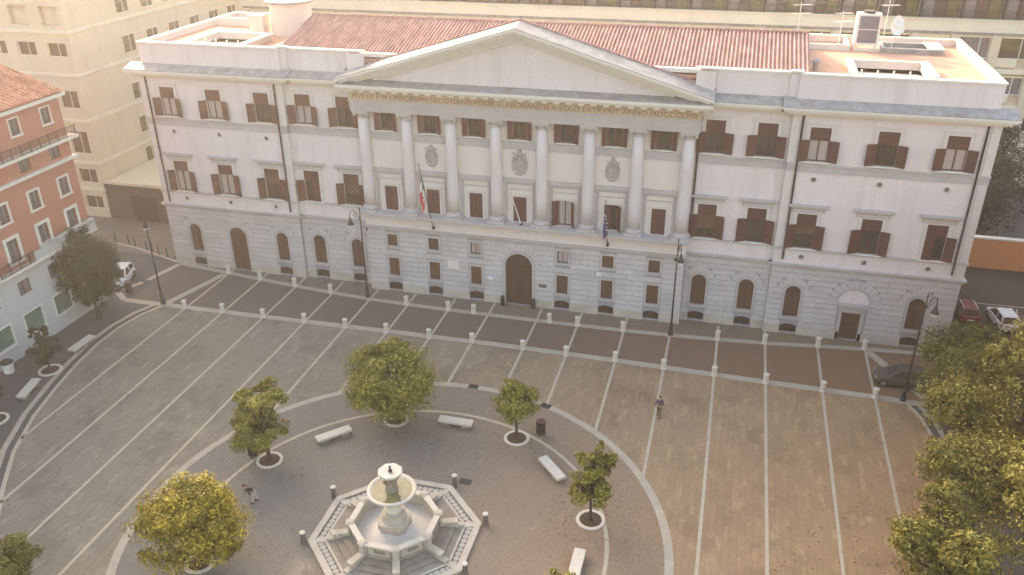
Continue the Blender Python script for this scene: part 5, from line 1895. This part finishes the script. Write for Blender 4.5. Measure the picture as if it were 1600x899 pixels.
# ------------------------------------------------------------------ bollards, benches, bins, lamps
ordn = ['first', 'second', 'third', 'fourth', 'fifth', 'sixth', 'seventh', 'eighth', 'ninth', 'tenth', 'eleventh', 'twelfth', 'thirteenth', 'fourteenth', 'fifteenth', 'sixteenth']
bo = None
rows_ = [[(x, y) for x, y in zip(GX, (60.2, 60.4, 60.4, 60.5, 60.5, 60.55, 60.55, 60.75, 60.65, 60.6, 60.7, 60.45, 60.4, 60.3, 60.2, 60.2))],
         [(x, upper_y(x)) for x in (-48.1, -44.2, -40.1, -36.0, -27.9, -23.7, -21.2, -14.0, -11.4, -7.3, .95, 4.95, 9.4, 13.2)]]
for r_, row in enumerate(rows_):
    for k, (x, y) in enumerate(row):
        lab = 'white travertine bollard, %s from the left in the row %s' % (ordn[k], 'between lane and square' if r_ == 0 else 'nearer the palace')
        if bo is None:
            bo = thing('bollard', lab, 'bollard', (x, y, .018), 0, 'travertine bollards along the lane')
            bm = BM(); lathe(bm, [(.27, 0), (.27, .08), (.22, .11), (.205, .72), (.23, .75)], n=20); obj('shaft', bm, MT['travertine'], bo, local=True)
            bm = BM(); lathe(bm, [(.235, .752), (.25, .78), (.23, .84), (.16, .88), (.02, .89)], n=20); obj('cap', bm, MT['travertine'], bo, local=True)
        else:
            dup(bo, (x, y, .018), 0, lab)
be = None
for x, y, a, lab in ((-25.6, 45.2, math.atan2(2.0, 1.9), 'white stone bench behind the fountain at left, in front of the large round tree'),
                     (-17.4, 48.85, -.01, 'white stone bench behind the fountain, directly facing the portal'),
                     (-9.3, 45.3, math.atan2(-1.9, 1.75), 'white stone bench right of the fountain near the slender tree'),
                     (-6.0, 36.9, PI / 2, 'white stone bench at the bottom edge right of the fountain'),
                     (-52.6, 51.8, PI / 2 - .03, 'white stone bench on the left pavement nearer the palace'),
                     (-51.9, 44.8, PI / 2 + .28, 'white stone bench on the left pavement farther from the palace')):
    if be is None:
        be = thing('bench', lab, 'bench', (x, y, .01), a, 'white stone benches')
        bm = BM(); box(bm, -1.32, 1.32, -.36, .36, .28, .48); bmesh.ops.bevel(bm, geom=bm.edges[:], offset=.025, segments=2, affect='EDGES'); obj('seat', bm, MT['travertine'], be, local=True)
        for s in (-1, 1):
            bm = BM(); box(bm, s * .78 - .32, s * .78 + .32, -.29, .29, 0, .279); obj('leg', bm, MT['fount_step'], be, local=True)
    else:
        dup(be, (x, y, .01), a, lab)
bi = None
for x, y, lab in ((-11.0, 49.3, 'dark slatted litter bin right of the small round olive tree'), (-30.3, 41.9, 'dark slatted litter bin under the two tiered green tree'),
                  (-55.2, 61.7, 'dark slatted litter bin at the left street corner behind the dark tree')):
    if bi is None:
        bi = thing('litter_bin', lab, 'litter bin', (x, y, .01), .2, 'dark litter bins')
        bm = BM(); lathe(bm, [(.24, .12), (.28, .95), (.26, .95), (.22, .2)], n=18, cap=False)
        for q in range(18):
            a = 2 * PI * q / 18
            box(bm, -.02, .02, .265, .29, .12, .95, Matrix.Rotation(a, 4, 'Z'))
        obj('drum', bm, plain('dark_brown_bin', (.055, .035, .03), .6), bi, local=True)
        bm = BM()
        for s in (-1, 1): tube(bm, [(s * .33, 0, 0), (s * .33, 0, 1.15)], .025, 6)
        obj('post', bm, MT['iron'], bi, local=True)
        bm = BM(); lathe(bm, [(.36, 1.15), (.34, 1.2), (.1, 1.27), (.01, 1.28)], n=18); obj('hood', bm, plain('red_brown_hood', (.10, .04, .035), .5), bi, local=True)
    else:
        dup(bi, (x, y, .01), .2, lab)
fpz = None
for k, (x, y) in enumerate(((-64.48, 71.94), (-62.75, 71.82), (-61.73, 71.54), (-59.75, 70.81), (-58.93, 70.66), (-57.74, 70.11), (-56.57, 69.89))):
    lab = 'thin dark iron post, %s from the left at the mouth of the side street' % ordn[k]
    if fpz is None:
        fpz = thing('iron_post', lab, 'post', (x, y, .01), 0, 'iron posts at the side street')
        bm = BM(); tube(bm, [(0, 0, 0), (0, 0, 1.0)], .05, 8); obj('shaft', bm, MT['iron'], fpz, local=True)
        bm = BM(); lathe(bm, [(.05, 1.0), (.075, 1.05), (.05, 1.12), (.001, 1.14)], n=10); obj('knob', bm, MT['iron'], fpz, local=True)
    else:
        dup(fpz, (x, y, .01), 0, lab)

def lamp_thing(lab, loc, ang):
    t = thing('street_lamp', lab, 'street lamp', loc, ang, 'tall iron street lamps')
    bm = BM(); lathe(bm, [(.23, 0), (.23, .25), (.17, .32), (.16, .95), (.19, 1.0), (.13, 1.1), (.10, 1.25)], n=16); obj('base', bm, MT['iron'], t, local=True)
    bm = BM(); lathe(bm, [(.09, 1.2), (.08, 3.2), (.105, 3.25), (.075, 3.35), (.065, 6.0), (.095, 6.05), (.058, 6.15), (.05, 8.3), (.08, 8.35), (.045, 8.45), (.035, 9.0), (.07, 9.06), (.001, 9.38)], n=12); obj('pole', bm, MT['iron'], t, local=True, smooth=True)
    bm = BM()
    tube(bm, [(0, 0, 7.9), (.12, 0, 8.25), (.3, 0, 8.7), (.58, 0, 8.98), (.85, 0, 8.85), (.95, 0, 8.55), (.95, 0, 8.35)], .035, 7)
    pts = [(.42 + .22 * math.cos(q * .62) * (1 - q * .07), 0, 8.5 + .22 * math.sin(q * .62) * (1 - q * .07)) for q in range(11)]
    tube(bm, pts, .022, 6)
    tube(bm, [(.05, 0, 8.05), (.4, 0, 8.28), (.62, 0, 8.5)], .02, 6)
    obj('scroll_bracket', bm, MT['iron'], t, local=True)
    bm = BM(); lathe(bm, [(.04, 8.36), (.06, 8.25), (.09, 8.1), (.22, 7.72), (.30, 7.62), (.30, 7.55)], .95, 0, 16); obj('lantern_hood', bm, MT['iron'], t, local=True, smooth=True)
    bm = BM(); lathe(bm, [(.27, 7.549), (.29, 7.5), (.24, 7.38), (.1, 7.31), (.001, 7.3)], .95, 0, 16, False); obj('lantern_glass', bm, plain('white_lantern_glass', (.8, .79, .76), .3), t, local=True, smooth=True)
    bm = BM(); tube(bm, [(0, 0, 7.25), (-.35, 0, 7.35), (-.5, 0, 7.28)], .025, 6); lathe(bm, [(.03, 7.2), (.09, 7.17), (.1, 7.02), (.06, 6.97)], -.5, 0, 10); obj('side_spotlight', bm, MT['iron'], t, local=True)
    return t
LP = lamp_thing('tall dark iron street lamp before the left end of the central block', (-32.1, 66.5, .01), PI + .25)
for lab, loc, a in (('tall dark iron street lamp before the right end of the central block', (-3.1, 66.2, .01), -1.2),
                    ('tall dark iron street lamp at the left corner of the square', (-50.6, 60.5, .01), 2.3),
                    ('tall dark iron street lamp at the right corner beside the dark car', (15.3, 60.35, .01), .5)):
    dup(LP, loc, a, lab)

# ------------------------------------------------------------------ cars
def car(name, lab, loc, rot, paint, L, W, H, rear_glass=True, rails=None):
    t = thing(name, lab, 'car', loc, rot, None)
    st = [(-.5, .40, .38, .78), (-.485, .46, .30, .88), (-.44, .49, .24, .97), (-.3, .5, .2, .98), (0, .5, .2, .95), (.2, .5, .2, .93), (.28, .5, .21, .90), (.40, .485, .22, .80), (.47, .45, .26, .70), (.5, .38, .36, .60)]
    bm = BM(); rings = []
    hs = H / 1.5
    for yk, wk, zl, zb in st:
        y, w_ = yk * L, wk * W
        zb *= hs
        rings.append([bm.verts.new(p) for p in ((-w_ * .9, y, zl), (-w_, y, zl + .12), (-w_ * 1.0, y, zb * .72), (-w_ * .93, y, zb * .95), (-w_ * .80, y, zb), (w_ * .80, y, zb), (w_ * .93, y, zb * .95), (w_, y, zb * .72), (w_, y, zl + .12), (w_ * .9, y, zl))])
    for a, b in zip(rings, rings[1:]):
        for k in range(10):
            j = (k + 1) % 10
            bm.faces.new((a[k], b[k], b[j], a[j]))
    bm.faces.new(rings[0]); bm.faces.new(list(reversed(rings[-1])))
    fixn(bm)
    m, nt, b = new_mat('car_paint_' + name); b.inputs['Base Color'].default_value = (*paint, 1); b.inputs['Roughness'].default_value = .3; b.inputs['Coat Weight'].default_value = .5
    nt.links.new(mixcol(nt, noise_fac(nt, 3, 3), scl(paint, .92), scl(paint, 1.05)), b.inputs['Base Color'])
    body = obj('body', bm, m, t, local=True, smooth=False)
    bl = [(-.47, .44), (.27, .455)]
    r0 = [(-.44 * W, -.465 * L, .95 * hs), (.44 * W, -.465 * L, .95 * hs), (.45 * W, .26 * L, .90 * hs), (-.45 * W, .26 * L, .90 * hs)]
    r1 = [(-.36 * W, -.38 * L, H - .06), (.36 * W, -.38 * L, H - .06), (.36 * W, .06 * L, H - .06), (-.36 * W, .06 * L, H - .06)]
    bm = BM()
    A_ = [bm.verts.new(p) for p in r0]; B_ = [bm.verts.new(p) for p in r1]
    for k in range(4):
        j = (k + 1) % 4
        bm.faces.new((A_[k], A_[j], B_[j], B_[k]))
    bm.faces.new(B_); fixn(bm)
    obj('window_glass', bm, MT['glass'], t, local=True)
    bm = BM()
    for k in range(4):
        p, q = Vector(r0[k]), Vector(r1[k])
        c = Vector((0, 0, 0))
        tube(bm, [p * 1.0, q + Vector((0, 0, .02))], .07, 6)
    for s in (-1, 1):
        tube(bm, [(s * .455 * W, -.13 * L, .93 * hs), (s * .368 * W, -.14 * L, H - .05)], .05, 6)
    vs = box(bm, -.37 * W, .37 * W, -.40 * L, .065 * L, H - .065, H)
    bmesh.ops.bevel(bm, geom=[e for e in bm.edges if all(v in vs for v in e.verts)], offset=.05, segments=2, affect='EDGES')
    obj('roof', bm, m, t, local=True)
    if rails:
        for s in (-1, 1):
            bm = BM(); tube(bm, [(s * .34 * W, -.38 * L, H + .02), (s * .34 * W, -.3 * L, H + .08), (s * .34 * W, .0, H + .08), (s * .34 * W, .06 * L, H + .02)], .035, 6); obj('roof_rail', bm, MT['white'], t, local=True)
    wm = plain('black_tyre', (.03, .03, .03), .8)
    for sx_ in (-1, 1):
        for yk in (-.31, .32):
            bm = BM(); lathe(bm, [(.2, -.1), (.31, -.1), (.33, -.06), (.33, .06), (.31, .1), (.2, .1)], n=18, cap=False)
            bmesh.ops.rotate(bm, verts=bm.verts, matrix=Matrix.Rotation(PI / 2, 3, 'Y'))
            wh = obj('wheel', bm, wm, t, local=True, loc=(sx_ * (W / 2 - .06), yk * L, .33))
            bm = BM(); lathe(bm, [(.001, sx_ * .09), (.06, sx_ * .1), (.2, sx_ * .085)], n=14, cap=False); bmesh.ops.rotate(bm, verts=bm.verts, matrix=Matrix.Rotation(PI / 2, 3, 'Y')); fixn(bm)
            obj('rim', bm, MT['louvre_grey'], wh, local=True)
        bm = BM(); box(bm, sx_ * .33 * W - .17, sx_ * .33 * W + .17, .45 * L, .488 * L, .56 * hs, .68 * hs); obj('headlight', bm, plain('headlight_glass', (.5, .5, .5), .15), t, local=True)
        bm = BM(); box(bm, sx_ * .40 * W - .10, sx_ * .40 * W + .10, -.494 * L, -.46 * L, .66 * hs, .90 * hs); obj('tail_light', bm, plain('red_tail_light', (.25, .02, .02), .2), t, local=True)
        bm = BM(); box(bm, sx_ * .55 * W - .09, sx_ * .55 * W + .09, .18 * L, .225 * L, .90 * hs, 1.02 * hs); obj('wing_mirror', bm, m, t, local=True)
    bm = BM(); box(bm, -.26, .26, -.507 * L, -.5 * L, .5, .62); obj('number_plate', bm, MT['white'], t, local=True)
    bm = BM(); box(bm, -.5, .5, .492 * L, .503 * L, .36, .50); obj('grille', bm, MT['iron'], t, local=True)
    return t
car('hatchback', 'white hatchback seen from behind, parked at the right beside the red car', (25.55, 75.3, 0), .10, (.72, .72, .72), 3.9, 1.75, 1.5)
car('estate_car', 'dark red car with pale roof rails parked left of the white hatchback', (22.6, 76.2, 0), .05, (.22, .035, .03), 4.0, 1.7, 1.45, rails=True)
car('parked_car', 'dark grey brown car parked under the trees at the right end of the lane', (15.35, 62.75, .01), PI / 2 - .07, (.075, .055, .045), 4.0, 1.75, 1.55)
car('small_car', 'small white car facing the square beside the dark tree at left', (-57.5, 63.7, 0), PI + .30, (.74, .74, .74), 3.6, 1.68, 1.5)

# ------------------------------------------------------------------ people
def skin_mesh(name, pts, edges, mat, parent, sub=1):
    me = bpy.data.meshes.new(name + '_skel')
    me.from_pydata([p[:3] for p in pts], edges, [])
    o = bpy.data.objects.new(name + '_skel', me); COL.objects.link(o)
    md = o.modifiers.new('skin', 'SKIN')
    me.skin_vertices[0].data[0].use_root = True
    for i, p in enumerate(pts):
        rr_ = p[3]
        me.skin_vertices[0].data[i].radius = rr_ if isinstance(rr_, tuple) else (rr_, rr_)
    md2 = o.modifiers.new('sub', 'SUBSURF'); md2.levels = sub; md2.render_levels = sub
    d = bpy.context.evaluated_depsgraph_get()
    d.update()
    m2 = bpy.data.meshes.new_from_object(o.evaluated_get(d))
    bpy.data.objects.remove(o)
    for f in m2.polygons: f.use_smooth = True
    m2.materials.clear(); m2.materials.append(mat)
    r = bpy.data.objects.new(name, m2); COL.objects.link(r); r.parent = parent
    return r
skin_m = plain('skin_tone', (.42, .25, .17), .6)
def person(lab, loc, rot, top, legs, hair, lean=0.0, stride=.22):
    t = thing('person', lab, 'person', loc, rot)
    ly = math.sin(lean); lz = math.cos(lean)
    hip = .92
    def tor(h, y=0.0, x=0.0):
        return (x, y * lz + h * ly, hip + h * lz - y * ly)
    pel = (0, 0, hip)
    P = [(*pel, (.15, .11)), (*tor(.22), (.14, .10)), (*tor(.46), (.17, .11)), (*tor(.56), (.08, .07)), (*tor(.64), (.055, .055)), (*tor(.72, .02), (.075, .085)), (*tor(.80, .02), (.08, .095)), (*tor(.86, .01), (.05, .06))]
    E_ = [(i, i + 1) for i in range(7)]
    def add(par, pts):
        for p in pts:
            P.append(p); E_.append((par, len(P) - 1)); par = len(P) - 1
        return par
    for s, dy in ((-1, stride), (1, -stride)):
        add(0, [(s * .10, .0, hip - .06, .095), (s * .105, dy * .55 + .03, .50, .065), (s * .11, dy * .9 - .03, .28, .06), (s * .11, dy - (.03 if dy > 0 else .06), .08, .042), (s * .115, dy + .12, .035, .036)])
    for s, dy in ((-1, -.16), (1, .16)):
        sh = tor(.50, 0, s * .20); el = (s * .25, sh[1] + dy * .4, sh[2] - .28); wr = (s * .24, sh[1] + dy * 1.1 + .05, sh[2] - .52)
        add(2, [(*sh, .058), (*el, .045), (*wr, .03), (wr[0], wr[1] + .02, wr[2] - .07, (.018, .04))])
    skin_mesh('body', P, E_, skin_m, t, 1)
    # hands: five unequal fingers on each
    bm = BM()
    for s, dy in ((-1, -.16), (1, .16)):
        sh = tor(.50, 0, s * .20); wr = Vector((s * .24, sh[1] + dy * 1.1 + .07, sh[2] - .58))
        for q, ln in enumerate((.06, .075, .08, .07)):
            b_ = wr + Vector((0, -.032 + q * .021, -.01))
            tube(bm, [b_, b_ + Vector((-s * .006, .004, -ln * .55)), b_ + Vector((-s * .02, .006, -ln))], [.010, .009, .007], 6)
        tube(bm, [wr + Vector((0, .035, .03)), wr + Vector((-s * .012, .06, .0)), wr + Vector((-s * .02, .068, -.03))], [.011, .010, .008], 6)
    # face: nose, ears, eyes, mouth
    hd = Vector(tor(.775, .02))
    obj('hand', bm, skin_m, t, local=True, smooth=True)
    bm = BM()
    tube(bm, [hd + Vector((0, .085, .02)), hd + Vector((0, .118, -.015)), hd + Vector((0, .09, -.025))], [.008, .015, .010], 6)
    for s in (-1, 1):
        tube(bm, [hd + Vector((s * .075, .0, .03)), hd + Vector((s * .092, -.01, .0)), hd + Vector((s * .078, 0, -.035))], [.01, .016, .01], 6)
    tube(bm, [hd + Vector((-.025, .088, -.05)), hd + Vector((0, .097, -.052)), hd + Vector((.025, .088, -.05))], .006, 5)
    obj('face', bm, skin_m, t, local=True, smooth=True)
    bm = BM()
    for s in (-1, 1):
        lathe(bm, [(.012, -.006), (.013, 0), (.001, .006)], n=8)
        bmesh.ops.translate(bm, verts=bm.verts[-24:], vec=hd + Vector((s * .032, .088, .012)))
    obj('eye', bm, MT['iron'], t, local=True)
    # clothes follow the body a little outside it
    S = [(*pel, (.165, .125)), (*tor(.22), (.16, .12)), (*tor(.46), (.19, .13)), (*tor(.55), (.10, .09))]
    Es = [(0, 1), (1, 2), (2, 3)]
    for s, dy in ((-1, -.16), (1, .16)):
        sh = tor(.50, 0, s * .20); el = (s * .25, sh[1] + dy * .4, sh[2] - .28); wr = (s * .242, sh[1] + dy * 1.0 + .04, sh[2] - .48)
        n0 = len(S); S += [(*sh, .078), (*el, .062), (*wr, .046)]; Es += [(2, n0), (n0, n0 + 1), (n0 + 1, n0 + 2)]
    skin_mesh('jacket', S, Es, top, t, 1)
    S = [(0, 0, hip + .03, (.165, .125))]; Es = []
    for s, dy in ((-1, stride), (1, -stride)):
        n0 = len(S)
        S += [(s * .10, 0, hip - .08, .115), (s * .105, dy * .55 + .03, .50, .085), (s * .11, dy * .9 - .03, .28, .078), (s * .11, dy - .04, .10, .07)]
        Es += [(0, n0), (n0, n0 + 1), (n0 + 1, n0 + 2), (n0 + 2, n0 + 3)]
    skin_mesh('trousers', S, Es, legs, t, 1)
    bm = BM()
    for s, dy in ((-1, stride), (1, -stride)):
        vs = box(bm, s * .115 - .048, s * .115 + .048, dy - .10, dy + .18, 0, .085)
    bmesh.ops.bevel(bm, geom=bm.edges[:], offset=.02, segments=2, affect='EDGES')
    obj('shoe', bm, MT['iron'], t, local=True)
    # hair
    bm = BM()
    bmesh.ops.create_icosphere(bm, subdivisions=3, radius=1)
    for v in bm.verts:
        c = v.co
        if c.y > .35 and c.z < .45: c.y = .35
        v.co = hd + Vector((c.x * .098, -.012 + c.y * .112, .035 + c.z * (.10 if c.z > 0 else .085)))
    obj('hair', bm, hair, t, local=True, smooth=True)
    return t
hairm = plain('dark_brown_hair', (.03, .02, .015), .6)
person('person in a purple top and brown trousers walking alone across the right of the square', (-2.85, 53.7, .012), PI - .1, plain('purple_cloth', (.11, .06, .12), .8), plain('brown_trousers', (.16, .09, .06), .8), hairm)
pp = person('person in a dark jacket and pale trousers stooping beside the golden yellow tree', (-26.1, 37.4, .012), 2.2, plain('dark_cloth', (.03, .027, .027), .8), plain('pale_trousers', (.5, .48, .45), .8), hairm, .75, .16)
for o in (pp,):
    o.location = (-27.7, 37.6, .012)

# ------------------------------------------------------------------ fallen leaves on the paving
rl = random.Random(99)
bm = BM()
spots = [(-28.9, 41.7, 3.5), (-22, 48.4, 4.5), (-12.6, 48.4, 3), (-5.9, 41.3, 3), (-28.15, 31.9, 5), (-50, 48, 5), (14, 47, 6), (10, 42, 6), (12, 36, 6), (-45, 50, 8), (-38, 45, 9)]
for k in range(1500):
    cx_, cy_, sp = spots[rl.randrange(len(spots))]
    x, y = rl.gauss(cx_, sp * .6), rl.gauss(cy_, sp * .6)
    if (x - FX) ** 2 + (y - FY) ** 2 < 36 or y > 59: continue
    a, L = rl.uniform(0, 6.28), rl.uniform(.05, .11)
    u, v = Vector((math.cos(a), math.sin(a), 0)), Vector((-math.sin(a), math.cos(a), rl.uniform(0, .5)))
    p = Vector((x, y, .024))
    bm.faces.new([bm.verts.new(q) for q in (p - u * L, p + v * L * .5, p + u * L, p - Vector((v.x, v.y, 0)) * L * .5)])
fl = obj('fallen_leaves', bm, leaf_mat('dry_fallen_leaves', (.10, .06, .02), (.22, .14, .04), (.38, .28, .10), .05))
fl['kind'] = 'stuff'
fl['label'] = 'dry fallen leaves scattered over the paving under the trees'
fl['category'] = 'leaves'
